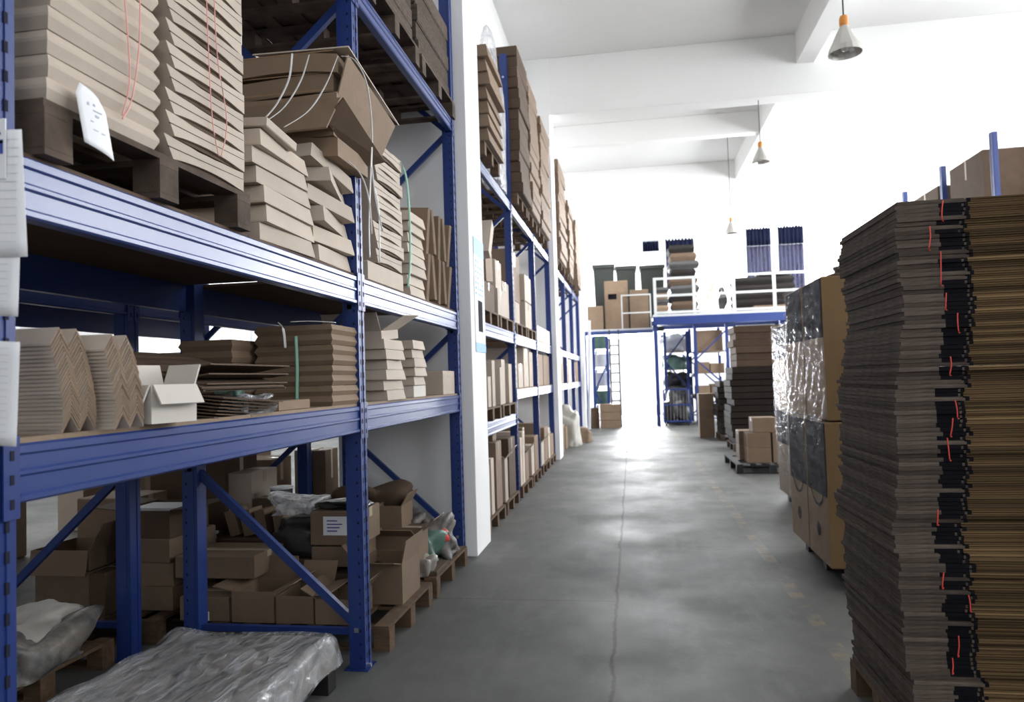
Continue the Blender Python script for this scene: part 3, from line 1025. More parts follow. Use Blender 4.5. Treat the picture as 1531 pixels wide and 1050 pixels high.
# ---- papers on the nearest post
t = thing('post_notice', 'curled white notice sheet with blue lettering taped to nearest post', 'paper', (0, 0, 0))
zz = [(-1.60, -1.40, 2.24, 1.93), (-1.60, -1.423, 2.06, 1.795), (-1.60, -1.425, 1.735, 1.49)]
names = ['curled white notice sheet uppermost on the nearest post', 'white grid-paper sheet midway on the nearest post', 'white grid-paper sheet lowest on the nearest post']
bpy.data.objects.remove(t)
for k, (xa, xb, za, zb) in enumerate(zz):
    t = thing('paper_sheet', names[k], 'paper', (0, 1.534 - 0.004 * k, 0), group='paper sheets on the nearest post')
    nx = 8
    vs, fs = [], []
    for s_ in (0, 1):
        for i in range(nx + 1):
            for j in range(nx + 1):
                u, v = i / nx, j / nx
                xr = xb - 0.022 * (1 - v) * (1 if k == 0 else -0.15)
                x = xa + (xr - xa) * u
                y = -0.012 * math.sin(u * 2.4) * (0.3 + v) + 0.001 * s_
                z = za + (zb - za) * v - 0.012 * u * (1 if k else 0.5)
                vs.append((x, y, z))
    W, K = nx + 1, (nx + 1) ** 2
    for i in range(nx):
        for j in range(nx):
            a = i * W + j
            fs += [(a, a + 1, a + W + 1, a + W), (K + a, K + a + W, K + a + W + 1, K + a + 1)]
    for i in range(nx):
        for a, b in (((i * W), (i + 1) * W), (i * W + nx, (i + 1) * W + nx), (i, i + 1), (nx * W + i, nx * W + i + 1)):
            fs.append((a, b, K + b, K + a))
    MB().add(vs, fs, 'paper').obj('sheet', t, smooth=True)
    mb = MB()
    for q in range(14):
        v = (q + 1) / 15
        z = za + (zb - za) * v - 0.012 * 0.5
        mb.bar((xa + 0.02, -0.013 * 1.0 * (0.3 + v) - 0.0006, z + 0.004), (xa + (xb - xa) * 0.86, -0.012 * math.sin(0.86 * 2.4) * (0.3 + v) - 0.0012, z - 0.004), 0.0006, 0.0008, 'pencil')
    mb.obj('ruled_lines', t)
t = thing('plastic_sign', 'white sign with dark blue lettering at left edge of nearest post', 'sign', (-1.535, 1.522, 2.115))
MB().box(0, 0.078, 0, 0.003, 0, 0.145, 'paper').obj('panel', t)
mb = MB()
for (a, b, c, d) in ((0.040, 0.072, 0.085, 0.094), (0.063, 0.072, 0.060, 0.092), (0.045, 0.056, 0.074, 0.080), (0.04, 0.056, 0.058, 0.064), (0.052, 0.066, 0.106, 0.112), (0.030, 0.036, 0.06, 0.11)):
    mb.box(a, b, -0.0012, 0, c, d, 'print_blue')
mb.obj('lettering', t)

# ---- floor under the nearest rack
pallet('dark pallet under the plastic-wrapped load by the nearest rack', -2.5, -1.6, 2.72, 3.74, 0, m='black_plastic', name='plastic_pallet', h=0.13)


def wrapped_load():
    t = thing('wrapped_load', 'low crumpled plastic-wrapped grey load on a floor pallet, left foreground', 'wrapped goods', (-2.05, 3.22, 0.13))
    for nm, sc, m, sd in (('goods', 0.97, 'mixed_scraps', 2), ('plastic_wrap', 1.0, 'wrap', 2)):
        n = 40
        vs, fs = [], []
        rn = random.Random(5)
        ph = [(rn.uniform(2, 9), rn.uniform(-9, 9), rn.uniform(0, 6)) for _ in range(12)]
        for i in range(n + 1):
            for j in range(n + 1):
                u, v = i / n * 2 - 1, j / n * 2 - 1
                e = max(abs(u), abs(v))
                drop = max(0, (e - 0.9) / 0.1)
                h = 0.165 * (1 - drop ** 2.2) + 0.02 * (1 - e)
                h += sum(math.sin(a * u + b * v + c) for a, b, c in ph) * 0.0021 * (1 - drop * 0.7)
                h += 0.02 * math.exp(-((u + .1) ** 2 + (v - .1) ** 2) * 8)
                vs.append((u * 0.48 * sc * (1 + 0.02 * math.sin(9 * v)), v * 0.54 * sc, max(0.0, h * sc) if nm == 'plastic_wrap' else max(0.0, h * 0.93 - 0.004)))
        W = n + 1
        for i in range(n):
            for j in range(n):
                a = i * W + j
                fs.append((a, a + W, a + W + 1, a + 1))
        b = len(vs)
        vs += [(x * 0.98, y * 0.98, 0) for x, y in ((-.48, -.54), (.48, -.54), (.48, .54), (-.48, .54))]
        fs.append((b + 3, b + 2, b + 1, b))
        MB().add(vs, fs, m).obj(nm, t, smooth=True)


wrapped_load()

# pallets and cartons under bay two
pallet('wooden pallet on the floor past the middle post under the nearest rack', -2.62, -1.48, 4.26, 5.22, 0, m='wood')
pallet('wooden pallet on the floor nearest the white pillar', -2.62, -1.48, 5.34, 6.36, 0, m='wood')
PZ = 0.15


def cpx(label, xa, xb, ytop, Y, z0, dep, **k):
    """carton whose near face lies on plane Y between two picture columns"""
    a, b = at(xa, ytop, Y), at(xb, ytop, Y)
    return carton(label, a.x, b.x, Y, Y + dep, z0, (a.z + b.z) / 2, **k)


cpx('small closed carton with white label low behind the wrapped load', 269, 342, 893, 4.27, PZ, 0.32, lab=('-y', 0.15, 0.6, 0.04, 0.4), tape=True)
cpx('open carton with a raised flap low in the middle of the pallet', 346, 409, 885, 4.27, PZ, 0.34, opened=1, flaps=((0, 70), (2, 10), (1, 80)))
cpx('open low carton right of the raised-flap carton', 412, 468, 892, 4.27, PZ, 0.34, opened=1, flaps=((0, 80), (2, 30)))
cpx('open low carton behind the foot of the diagonal brace', 471, 527, 897, 4.27, PZ, 0.34, opened=1, flaps=((0, 40), (1, 60)))
cpx('wide taped carton lying over the two low floor cartons', 262, 380, 832, 4.42, PZ + 0.222, 0.4, m='card')
carton('open carton with bowed sides at the aisle edge past the middle post', -1.85, -1.53, 4.68, 5.08, PZ, PZ + 0.26, opened=1, flaps=((0, 12), (1, 40), (3, 75)), m='card')
cpx('middle carton under the labelled carton by the middle post', 466, 531, 818, 4.75, 0.37, 0.4)
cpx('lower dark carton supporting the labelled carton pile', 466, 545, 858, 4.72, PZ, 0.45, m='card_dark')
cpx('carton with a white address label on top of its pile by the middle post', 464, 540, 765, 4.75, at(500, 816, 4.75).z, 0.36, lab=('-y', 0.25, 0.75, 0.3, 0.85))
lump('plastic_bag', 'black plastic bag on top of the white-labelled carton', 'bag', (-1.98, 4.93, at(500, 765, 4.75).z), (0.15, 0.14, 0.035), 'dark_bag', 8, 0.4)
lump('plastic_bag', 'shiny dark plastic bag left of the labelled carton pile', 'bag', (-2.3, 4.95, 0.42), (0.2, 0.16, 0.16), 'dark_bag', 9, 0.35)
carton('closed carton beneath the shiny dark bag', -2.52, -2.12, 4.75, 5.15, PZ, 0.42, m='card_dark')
cpx('closed carton with open lid past the post by the white pillar side', 560, 600, 757, 5.75, 0.42, 0.3, m='card', opened=1, flaps=((0, 30), (2, 60)))
carton('open carton with grey scraps next to the middle post', -2.0, -1.62, 5.3, 5.62, PZ, 0.46, opened=1, flaps=((0, 50), (3, 60)), m='card')
carton('closed carton supporting the lidded one by the pillar', -2.16, -1.75, 5.7, 6.0, PZ, 0.42, m='card_dark')
for i, (x, y, s, m) in enumerate(((-1.72, 5.72, 0.17, 'green_item'), (-1.68, 6.08, 0.2, 'mixed_scraps'), (-1.95, 6.15, 0.2, 'mixed_scraps'), (-1.62, 5.45, 0.10, 'white_bag'))):
    lump('scrap_bag', ('teal plastic bag of scraps on the pallet near the pillar', 'grey cluttered bag with red bits at the pallet end by pillar', 'dark cluttered bag behind the red-flecked bag by pillar', 'small white plastic bag between teal bag and post')[i], 'bag', (x, y, PZ), (s * 0.85, s, s * 0.95), m, 20 + i, 0.45)
lump('scrap_bag', 'small red plastic scrap on the pallet by the pillar', 'bag', (-1.60, 5.92, PZ + 0.14), (0.05, 0.06, 0.05), 'red_string', 31, 0.5, 3)
carton('flat brown lid on the pallet edge below the scraps', -1.68, -1.49, 5.38, 5.75, PZ, PZ + 0.03, m='card_dark', tape=False)

# rack behind: floor goods
pallet('pallet under the grey bags behind the nearest post', -4.05, -3.06, 2.95, 3.95, 0, m='wood')
lump('sack', 'white plastic sack behind the nearest post on a pallet', 'sack', (-3.32, 3.62, PZ), (0.17, 0.24, 0.17), 'white_bag', 41, 0.3)
lump('sack', 'grey mottled bag beside the white sack on a pallet', 'sack', (-3.15, 3.45, PZ), (0.12, 0.3, 0.13), 'mixed_scraps', 42, 0.4)
pallet('pallet under the three-carton pile in the rack behind', -4.05, -3.0, 4.25, 5.25, 0, m='wood')
pallet('pallet under the far cartons in the rack behind', -4.05, -3.0, 5.35, 6.4, 0, m='wood')
zz = PZ
for i in range(3):
    carton('closed carton with hand holes in the three-carton pile behind, %s' % nth(i, 3), -3.40, -3.02, 4.45, 4.95, zz, zz + 0.155, m='card', lab=('+x', 0.3, 0.7, 0.2, 0.8) if i == 2 else None, rz=R((0, 1, -3)[i]))
    zz += 0.156
carton('open carton with white papers on top of three-carton pile', -3.44, -3.05, 4.47, 4.92, zz, zz + 0.18, m='card_dark', opened=1, flaps=((0, 85), (1, 85)))
MB().box(-0.17, 0.17, -0.12, 0.12, 0, 0.03, 'paper').obj('paper_stack', label='loose white paper pile on the carton pile in the rear rack', cat='paper').location = (-3.24, 4.7, zz + 0.15)
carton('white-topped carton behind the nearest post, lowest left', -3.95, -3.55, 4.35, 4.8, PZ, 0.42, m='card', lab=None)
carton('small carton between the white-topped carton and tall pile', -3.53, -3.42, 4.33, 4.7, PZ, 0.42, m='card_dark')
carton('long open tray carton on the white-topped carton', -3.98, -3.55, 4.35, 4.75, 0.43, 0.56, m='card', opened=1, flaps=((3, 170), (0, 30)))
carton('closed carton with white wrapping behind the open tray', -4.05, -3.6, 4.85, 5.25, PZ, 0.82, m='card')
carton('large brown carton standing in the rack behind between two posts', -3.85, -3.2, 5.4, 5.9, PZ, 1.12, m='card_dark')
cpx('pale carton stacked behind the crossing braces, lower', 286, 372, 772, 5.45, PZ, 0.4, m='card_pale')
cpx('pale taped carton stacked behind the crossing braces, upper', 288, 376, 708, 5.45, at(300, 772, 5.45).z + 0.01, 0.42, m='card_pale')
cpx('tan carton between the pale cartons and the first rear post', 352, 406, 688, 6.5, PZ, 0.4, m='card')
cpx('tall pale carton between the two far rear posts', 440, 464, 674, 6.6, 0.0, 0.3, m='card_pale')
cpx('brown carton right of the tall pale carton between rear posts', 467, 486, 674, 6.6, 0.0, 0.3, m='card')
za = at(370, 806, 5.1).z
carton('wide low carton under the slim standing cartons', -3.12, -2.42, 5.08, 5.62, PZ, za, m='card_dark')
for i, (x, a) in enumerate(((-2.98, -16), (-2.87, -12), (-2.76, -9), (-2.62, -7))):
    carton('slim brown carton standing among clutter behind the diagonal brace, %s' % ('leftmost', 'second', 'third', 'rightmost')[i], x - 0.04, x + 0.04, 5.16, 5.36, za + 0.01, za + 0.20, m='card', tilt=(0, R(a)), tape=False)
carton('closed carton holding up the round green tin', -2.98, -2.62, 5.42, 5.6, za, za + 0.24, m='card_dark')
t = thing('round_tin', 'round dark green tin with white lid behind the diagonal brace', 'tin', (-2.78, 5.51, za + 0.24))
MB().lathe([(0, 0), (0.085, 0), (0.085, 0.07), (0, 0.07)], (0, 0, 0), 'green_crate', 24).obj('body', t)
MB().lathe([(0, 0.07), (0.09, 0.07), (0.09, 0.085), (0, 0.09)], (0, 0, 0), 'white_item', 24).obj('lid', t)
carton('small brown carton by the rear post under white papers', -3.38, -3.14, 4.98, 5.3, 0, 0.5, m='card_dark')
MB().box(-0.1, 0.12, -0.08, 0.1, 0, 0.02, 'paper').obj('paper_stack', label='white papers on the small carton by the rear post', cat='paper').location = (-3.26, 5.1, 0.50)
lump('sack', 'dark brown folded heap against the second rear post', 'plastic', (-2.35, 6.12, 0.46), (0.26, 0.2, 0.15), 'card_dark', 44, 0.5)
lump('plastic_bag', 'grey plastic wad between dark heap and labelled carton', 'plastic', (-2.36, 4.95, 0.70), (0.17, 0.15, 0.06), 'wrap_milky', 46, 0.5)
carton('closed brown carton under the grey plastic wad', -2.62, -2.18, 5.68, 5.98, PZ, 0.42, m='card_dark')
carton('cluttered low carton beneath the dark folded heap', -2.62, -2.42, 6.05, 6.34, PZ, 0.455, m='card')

# goods on the shelves of the rack behind (seen through)
for i, (y, wy, h, m) in enumerate(((4.3, 0.5, 0.35, 'card_pale'), (4.95, 0.5, 0.22, 'card_pale'), (5.6, 0.6, 0.42, 'card_pale'))):
    carton('sunlit pale carton on the middle shelf of the rear rack, %s' % ('nearest', 'middle', 'farthest')[i], -3.9, -3.15, y, y + wy, T1, T1 + h, m=m)

# far-left cartons beyond (bright storeroom)
for i, (x, y, w_, h, m) in enumerate(((-6.2, 3.5, 0.8, 1.9, 'card_pale'), (-5.6, 5.0, 0.7, 1.75, 'card_pale'), (-6.4, 6.0, 0.9, 2.1, 'card'), (-6.2, 8.0, 0.8, 2.0, 'card_pale'), (-5.3, 7.2, 0.7, 1.5, 'card'), (-7.5, 4.5, 0.8, 1.6, 'card_white'), (-5.6, 9.6, 0.8, 2.2, 'card'))):
    carton('large carton standing in the bright storeroom seen through the racks, %s' % ('nearest', 'second nearest', 'third', 'fourth', 'fifth', 'white one', 'farthest')[i], x - w_ / 2, x + w_ / 2, y - w_ / 2, y + w_ / 2, 0, h, m=m)

# ------------------------------------------------------------------ second rack's goods
pallet('pallet on the raised lower beam just past the white pillar', -2.6, -1.52, 7.5, 8.5, 1.15, m='wood')
pallet('second pallet on the raised lower beam past the pillar', -2.6, -1.52, 8.6, 9.6, 1.15, m='wood')
for i, (y, h, x1) in enumerate(((7.52, 0.42, -1.56), (7.72, 0.36, -1.60), (7.92, 0.34, -1.56), (8.12, 0.52, -1.55), (8.62, 0.45, -1.55), (8.9, 0.55, -1.58), (9.25, 0.5, -1.55))):
    carton('upright tan carton on the raised beam past the white pillar, %s from the pillar' % ORD[i].replace('bottom', 'first'), -2.1, x1, y, y + 0.17 + 0.07 * (i > 3), 1.30, 1.30 + h, m='card_pale', tape=False, group='upright cartons on the raised beam')
pallet('pallet on the upper shelf just past the white pillar', -2.6, -1.52, 7.5, 8.5, 2.22, m='wood')
pallet('second pallet on the upper shelf past the pillar', -2.6, -1.52, 8.6, 9.6, 2.22, m='wood')
carton('tall pale carton against the white pillar, upper shelf', -2.0, -1.55, 7.5, 7.75, 2.37, 3.05, m='card_pale', tape=False)
carton('slanted thin carton leaning at top of the tall pale carton', -2.0, -1.50, 7.85, 7.98, 2.98, 3.45, m='card_pale', tape=False, tilt=(R(-33), 0))
carton('square carton tilted on the upper shelf past the pillar', -1.95, -1.56, 8.0, 8.4, 2.72, 3.05, m='card', tape=False, tilt=(R(6), 0))
carton('large plain carton under the tilted square carton', -2.1, -1.56, 7.8, 8.45, 2.37, 2.70, m='card_dark')
carton('pale carton beside the second rack post, lower', -2.1, -1.55, 8.62, 9.0, 2.37, 2.70, m='card_pale')
carton('pale carton beside the second rack post, upper', -2.0, -1.57, 8.62, 9.02, 2.70, 3.05, m='card_pale')
carton('tall pale carton just before the second rack post', -2.1, -1.57, 9.08, 9.55, 2.37, 2.85, m='card_pale')
pallet('pallet on the upper shelf in the second bay past pillar', -2.6, -1.52, 9.85, 10.85, 2.22, m='wood')
pallet('second pallet on the upper shelf of the second bay', -2.6, -1.52, 10.95, 11.9, 2.22, m='wood')
t = carton('large brown carton with red printing on the upper shelf', -2.5, -1.62, 10.0, 10.9, 2.72, 3.42, m='card')
MB().box(-0.25, 0.1, -0.4515, -0.45, 0.35, 0.52, 'red_print').box(0.05, 0.3, -0.4515, -0.45, 0.05, 0.15, 'red_print').obj('print', t)
for i, (y, h) in enumerate(((9.9, 0.32), (10.3, 0.34))):
    carton('wide carton carrying the red-printed carton, %s' % ('near', 'far')[i], -2.5, -1.60, y, y + 0.38, 2.37, 2.71, m='card_pale', tape=False)
for i in range(2):
    carton('pale wrapped carton behind the red-printed carton, %s' % ('lower', 'upper')[i], -2.3, -1.56, 11.0, 11.7, 2.37 + i * 0.42, 2.78 + i * 0.42, m='card_pale')
for i, (y, wy, h) in enumerate(((9.85, 0.3, 0.55), (10.25, 0.45, 0.35), (10.8, 0.5, 0.6), (11.4, 0.4, 0.55))):
    carton('pale carton on the lower shelf between second and third posts, %s' % ('nearest', 'second', 'third', 'farthest')[i], -2.2, -1.58, y, y + wy, 1.474, 1.474 + h, m='card_pale', group='cartons on the lower shelf second bay')
carton('tall narrow brown panel carton on the lower shelf, third bay', -2.2, -1.56, 12.2, 13.0, 1.474, 2.02, m='card', tape=False)
carton('tall brown carton on the lower shelf before second pillar', -2.2, -1.56, 13.1, 14.0, 1.474, 2.02, m='card', tape=False)
carton('white long box on the upper shelf before second pillar', -2.2, -1.54, 12.2, 14.1, 2.236, 2.5, m='card_white', tape=False)
# floor of the second rack
PALS = ((7.5, 8.5), (8.6, 9.55), (9.85, 10.85), (10.95, 11.9), (12.15, 13.15), (13.2, 14.2))
for i, (a, b) in enumerate(PALS):
    pallet('floor pallet under the second left rack, %s past the white pillar' % ('first', 'second', 'third', 'fourth', 'fifth', 'last')[i], -2.6, -1.50, a, b, 0, m='wood')
k = 0
FLB = [(7.55, 0.16, 0.55, 'card_pale'), (7.8, 0.16, 0.6, 'card_pale'), (8.1, 0.35, 0.75, 'card'), (8.65, 0.2, 0.5, 'card_pale'), (8.95, 0.5, 0.72, 'card_dark'), (9.88, 0.18, 0.65, 'card_pale'), (10.1, 0.2, 0.72, 'card_pale'), (10.35, 0.3, 0.4, 'card'), (10.98, 0.3, 0.45, 'card_pale'), (11.35, 0.45, 0.55, 'card'), (12.18, 0.4, 0.38, 'card_pale'), (12.65, 0.45, 0.6, 'card'), (13.22, 0.3, 0.55, 'card_pale'), (13.6, 0.5, 0.4, 'card')]
for y, wy, h, m in FLB:
    carton('brown carton on the floor pallets past the white pillar, %s along the row' % ORD[k].replace('bottom', 'first'), -2.25, -1.53, y, y + wy, PZ, PZ + h, m=m, tape=k % 2 == 0, opened=1 if k in (3, 7, 10) else None, flaps=((0, 40), (3, 60)), group='cartons on the floor of the second left rack')
    k += 1
for i, (y, x) in enumerate(((8.2, -1.8), (10.45, -1.8), (12.3, -1.8))):
    carton('upper carton riding on the floor row past the pillar, %s' % ('near', 'middle', 'far')[i], x - 0.3, x + 0.22, y, y + 0.22, PZ + (0.755, 0.405, 0.385)[i] if i == 0 else PZ + (0, 0.405, 0.385)[i], PZ + (1.0, 0.75, 0.7)[i], m='card')

# top stacks on the left racks: flattened cartons on pallets
TOPS = [(7.5, 8.4, 7, 0.15, 'card', 'lattice stack of brown trays past the pillar', 'tray'), (9.75, 10.7, 14, 0.145, 'card_dark', 'first tall carton stack on the second left rack', 'slab'), (10.8, 11.85, 14, 0.145, 'card', 'second tall carton stack on the second left rack', 'slab'), (12.1, 13.4, 13, 0.145, 'card', 'third tall carton stack on the second left rack', 'slab'),
        (15.3, 16.9, 14, 0.15, 'card', 'first carton stack above the farthest left rack', 'slab'), (17.7, 18.9, 12, 0.15, 'card', 'second carton stack above the farthest left rack', 'slab'), (20.0, 21.4, 12, 0.15, 'card', 'last carton stack above the farthest left rack', 'slab')]
for (a, b, n, h, m, d, kd) in TOPS:
    pallet('pallet carrying the %s' % d, -2.55, -1.44, a, b, T3, m='wood')
    stack('bundle in the ' + d, kd, -1.95, (a + b) / 2, T3 + 0.15, 1.14, b - a - 0.02, n, h, m=m, jx=0.02, jy=0.015, jr=0.012, group=d)
lump('plastic_wrap', 'milky plastic sheet draped over trays above the second rack', 'plastic', (-1.62, 9.0, T3 + 0.05), (0.12, 0.42, 1.05), 'wrap_milky', 55, 0.3, 5)
# third rack goods
for i, (y, h, m) in enumerate(((15.4, 0.6, 'card'), (16.3, 0.66, 'card'), (17.75, 0.62, 'card'), (18.6, 0.6, 'card_pale'), (20.1, 0.55, 'card'), (21.0, 0.6, 'card'))):
    carton('tall brown carton on the farthest left rack, %s along its shelf' % ORD[i].replace('bottom', 'first'), -2.3, -1.57, y, y + 0.75, 1.474, 1.474 + h, m=m, group='cartons along the farthest left shelf')
for i, (y, h, m) in enumerate(((15.5, 0.6, 'card'), (16.3, 0.5, 'card'), (17.8, 0.5, 'card_pale'), (18.6, 0.35, 'card'), (20.2, 0.4, 'card'))):
    carton('carton on the floor under the farthest left rack, %s along' % ORD[i].replace('bottom', 'first'), -2.2, -1.50, y, y + 0.6, 0, h, m=m, group='floor cartons under the farthest left rack')
lump('sack', 'white plastic sack leaning out of the farthest left rack', 'sack', (-1.52, 17.3, 0), (0.25, 0.35, 0.55), 'white_bag', 61, 0.3)
lump('sack', 'small brown paper sack on the floor before the white sack', 'sack', (-1.35, 18.4, 0), (0.3, 0.3, 0.22), 'card', 62, 0.3)

# ------------------------------------------------------------------ right foreground: pallet of flattened cartons
pallet('brown wooden pallet under the tall right-hand stack of flattened cartons', 1.03, 2.22, 3.18, 3.98, 0, m='wood')
NS = 124
t_ = (2.265 - 0.15) / NS


def sheet_mesh(seed):
    rn = random.Random(seed)
    mb = MB()
    X0, X1, Y0, Y1 = 0.0, 1.16, 0.0, 0.80
    b0 = 0.155 + rn.uniform(-0.010, 0.010)
    b1 = b0 + 0.085
    b2, b3 = b1 + 0.008, b1 + 0.022 + rn.uniform(-0.003, 0.003)
    g = t_ * rn.uniform(0.90, 0.99)
    dy = 0.0
    mb.box(X0, b0, Y0, Y1, 0, g, 'cut_edge')
    mb.box(b0, b1, Y0 + (0.001 if seed else 0), Y1, 0, g * 0.97, 'ink' if seed else 'cut_edge')
    mb.box(b1, b2, Y0, Y1, 0, g * 0.7, 'cut_edge')
    mb.box(b2, b3, Y0 + 0.001, Y1, 0, g * 0.97, 'ink')
    # tan portion: two plies with a dark slit between
    mb.box(b3, X1, Y0, Y1, 0, g * 0.42, 'cut_tan')
    mb.box(b3, X1, Y0 + 0.006, Y1, g * 0.42, g * 0.58, 'card_black')
    mb.box(b3, X1, Y0 + rn.choice((0, 0.002, 0.004)), Y1, g * 0.58, g, 'cut_tan_light' if seed % 2 else 'cut_tan')
    return mb.mesh('flattened_carton')


SM = [sheet_mesh(k) for k in range(7)]
bx, by, br, nb = 0, 0, 0, 0
for i in range(NS):
    if nb == 0:
        nb = random.randint(6, 11)
        bx, by, br = random.uniform(-0.012, 0.012), random.uniform(-0.012, 0.012), random.uniform(-0.012, 0.012)
    nb -= 1
    u = i / NS
    X = 1.04 - 0.028 * math.sin(u * 5.6 - 0.4) + bx
    inst(random.choice(SM), 'flattened_carton', (X + random.uniform(-.007, .007), 3.14 + by + random.uniform(-.006, .006), 0.15 + t_ * i), (0, 0, br + random.uniform(-.009, .009)),
         label='flattened brown carton with black band in the tall right foreground stack', cat='flattened carton', group='flattened cartons of the right foreground stack')
rs = [(1407, 300, 328), (1391, 338, 372), (1404, 376, 425), (1414, 438, 462), (1432, 468, 496), (1418, 533, 560), (1430, 598, 625), (1424, 625, 652), (1416, 655, 688), (1402, 762, 785), (1410, 856, 880), (1449, 890, 915), (1433, 951, 982), (1422, 984, 1008)]
for k, (x, ya, yb) in enumerate(rs):
    a, b = at(x + random.uniform(-3, 3), ya, 3.112), at(x + random.uniform(-3, 5), yb, 3.112)
    m_ = (a + b) / 2 + Vector((random.uniform(-.004, .004), -0.002, 0))
    string('short red string tie on the black band, %s from the top' % ORD[k].replace('bottom', 'first'), [[a, m_, b, b + Vector((0.012, 0.02, -0.004))]], 0.0024, 'red_string', 'string_tie', 'string', group='red ties of the right foreground stack')


# ------------------------------------------------------------------ right: shrink-wrapped tall cartons
def arc_pts(c, r, a0, a1, n=12):
    return [(c[0] + r * math.cos(R(a0 + (a1 - a0) * k / n)), c[1] + r * math.sin(R(a0 + (a1 - a0) * k / n))) for k in range(n + 1)]


def tall_carton(label, x0, y0, w_, d, z0, h, dark_top, smile, group):
    """face toward the aisle is -X"""
    t = thing('tall_carton', label, 'box', (x0, y0, z0), group=group)
    b = 0.008
    MB().rings([(b, w_ - b, b, d - b, 0), (0, w_, 0, d, b), (0, w_, 0, d, h - b), (b, w_ - b, b, d - b, h)], 'cut_brown').obj('body', t)
    MB().box(-0.002, 0, 0.02, d - 0.02, h * (1 - dark_top), h - 0.01, 'ink_grey').obj('printed_band', t)
    if smile:
        mb = MB()
        c, r = (d * 0.5, h * 0.60), d * 0.36
        o, i_ = arc_pts(c, r, 205, 335), arc_pts((c[0], c[1] + 0.02), r, 208, 332)
        mb.prism(o + i_[::-1], 'x', -0.0045, -0.002, 'ink')
        e = o[-1]
        mb.prism([(e[0] - 0.035, e[1] + 0.012), (e[0] + 0.022, e[1] + 0.03), (e[0] + 0.012, e[1] - 0.03)], 'x', -0.0045, -0.002, 'ink')
        mb.prism(arc_pts((d * 0.5, h * 0.22), 0.055, 0, 360)[:-1], 'x', -0.003, -0.001, 'ink_grey')
        mb.obj('printed_logo', t)
    else:
        mb = MB()
        mb.prism(arc_pts((d * 0.55, h * 0.66), 0.06, 0, 360)[:-1], 'x', -0.0045, -0.002, 'ink')
        mb.prism(arc_pts((d * 0.55, h * 0.66), 0.04, 0, 360)[:-1], 'x', -0.0055, -0.004, 'ink_grey')
        mb.obj('printed_logo', t)
    return t


pallet('shaded pallet under the shrink-wrapped tall cartons', 1.48, 2.5, 5.65, 6.98, 0, m='black_plastic', name='plastic_pallet')
TX = 1.38
for tier in range(2):
    z0 = 0.15 + tier * 1.075
    for k in range(2):
        tall_carton('shrink-wrapped tall carton with printed top, %s tier, %s the camera' % (('lower', 'upper')[tier], ('nearer', 'farther from')[k]), TX + 0.02 * tier, 5.70 + 0.66 * k, 0.72, 0.635, z0, 1.065, 0.52 if tier == 0 else 0.42, tier == 0, 'wrapped tall cartons')
mb = MB()
n = 26
for (y0, y1, x, z0, z1) in ((5.69, 7.01, TX - 0.012, 0.17, 1.24), (5.69, 7.01, TX + 0.008, 1.22, 2.31)):
    vs, fs = [], []
    for i in range(n + 1):
        for j in range(n + 1):
            u, v = i / n, j / n
            pin = -0.02 * math.exp(-((u - 0.5) * 14) ** 2) + 0.006 * math.sin(13 * u + 7 * v) * math.sin(9 * v)
            vs.append((x - abs(0.006 * math.sin(21 * u + 11 * v)) - pin * 0.0, y0 + (y1 - y0) * u, z0 + (z1 - z0) * v))
    W = n + 1
    for i in range(n):
        for j in range(n):
            a = i * W + j
            fs.append((a, a + 1, a + W + 1, a + W))
    mb.add(vs, fs, 'wrap_clear')
vs, fs = [], []
for i in range(61):
    u = i / 60
    for j in range(5):
        vs.append((TX - 0.02 - 0.018 * math.sin(j / 4 * PI) * (1 + 0.6 * math.sin(37 * u + j)), 5.69 + 1.32 * u, 1.205 + 0.05 * j / 4 + 0.012 * math.sin(51 * u)))
for i in range(60):
    for j in range(4):
        a = i * 5 + j
        fs.append((a, a + 1, a + 6, a + 5))
mb.add(vs, fs, 'wrap')
mb.obj('plastic_wrap', smooth=True, label='clear shrink wrap around the tall printed cartons on the right', cat='plastic')
pallet('shaded pallet under the second pair of wrapped cartons', 1.85, 2.9, 8.0, 9.6, 0, m='black_plastic', name='plastic_pallet')
for tier in range(2):
    for k in range(2):
        tall_carton('grey-wrapped tall carton farther along the right side, %s tier, %s one' % (('lower', 'upper')[tier], ('near', 'far')[k]), 1.74, 8.1 + 0.72 * k, 0.72, 0.68, 0.15 + tier * 1.0, 0.99, 0.4, False, 'second wrapped cartons')
mb = MB().box(1.725, 1.728, 8.05, 9.55, 0.16, 2.16, 'wrap_clear')
mb.obj('plastic_wrap', label='clear shrink wrap over the farther grey-wrapped cartons', cat='plastic')
lump('plastic_bag', 'dark brown bundle lying on top of the wrapped cartons', 'bag', (1.95, 6.2, 2.30), (0.35, 0.3, 0.09), 'card_dark', 71, 0.4)

# small cartons on black pallet
pallet('black plastic pallet carrying a few small brown cartons', 1.58, 2.70, 12.1, 13.7, 0, m='black_plastic', name='plastic_pallet')
for i, (x, y, z, m) in enumerate(((1.78, 12.25, 0.15, 'nearest left lower'), (2.17, 12.25, 0.15, 'nearest right lower'), (1.78, 12.25, 0.39, 'nearest left second'), (2.17, 12.25, 0.39, 'right upper'), (1.88, 12.3, 0.63, 'topmost'), (1.72, 12.75, 0.15, 'rear left lower'), (1.72, 12.75, 0.39, 'rear left upper'), (2.2, 12.75, 0.15, 'rear right lower'))):
    carton('small brown carton on the black pallet, %s' % m, x, x + 0.36, y, y + 0.4, z, z + 0.238, m='card', group='small cartons on the black pallet')
# dark stack
def far_stack(desc, x0, x1, y0, y1, z0, n, h, m, **k):
    return stack(desc, 'slab', (x0 + x1) / 2, (y0 + y1) / 2, z0, x1 - x0, y1 - y0, n, h, m=m, jx=0.05, jy=0.03, jr=0.01, **k)


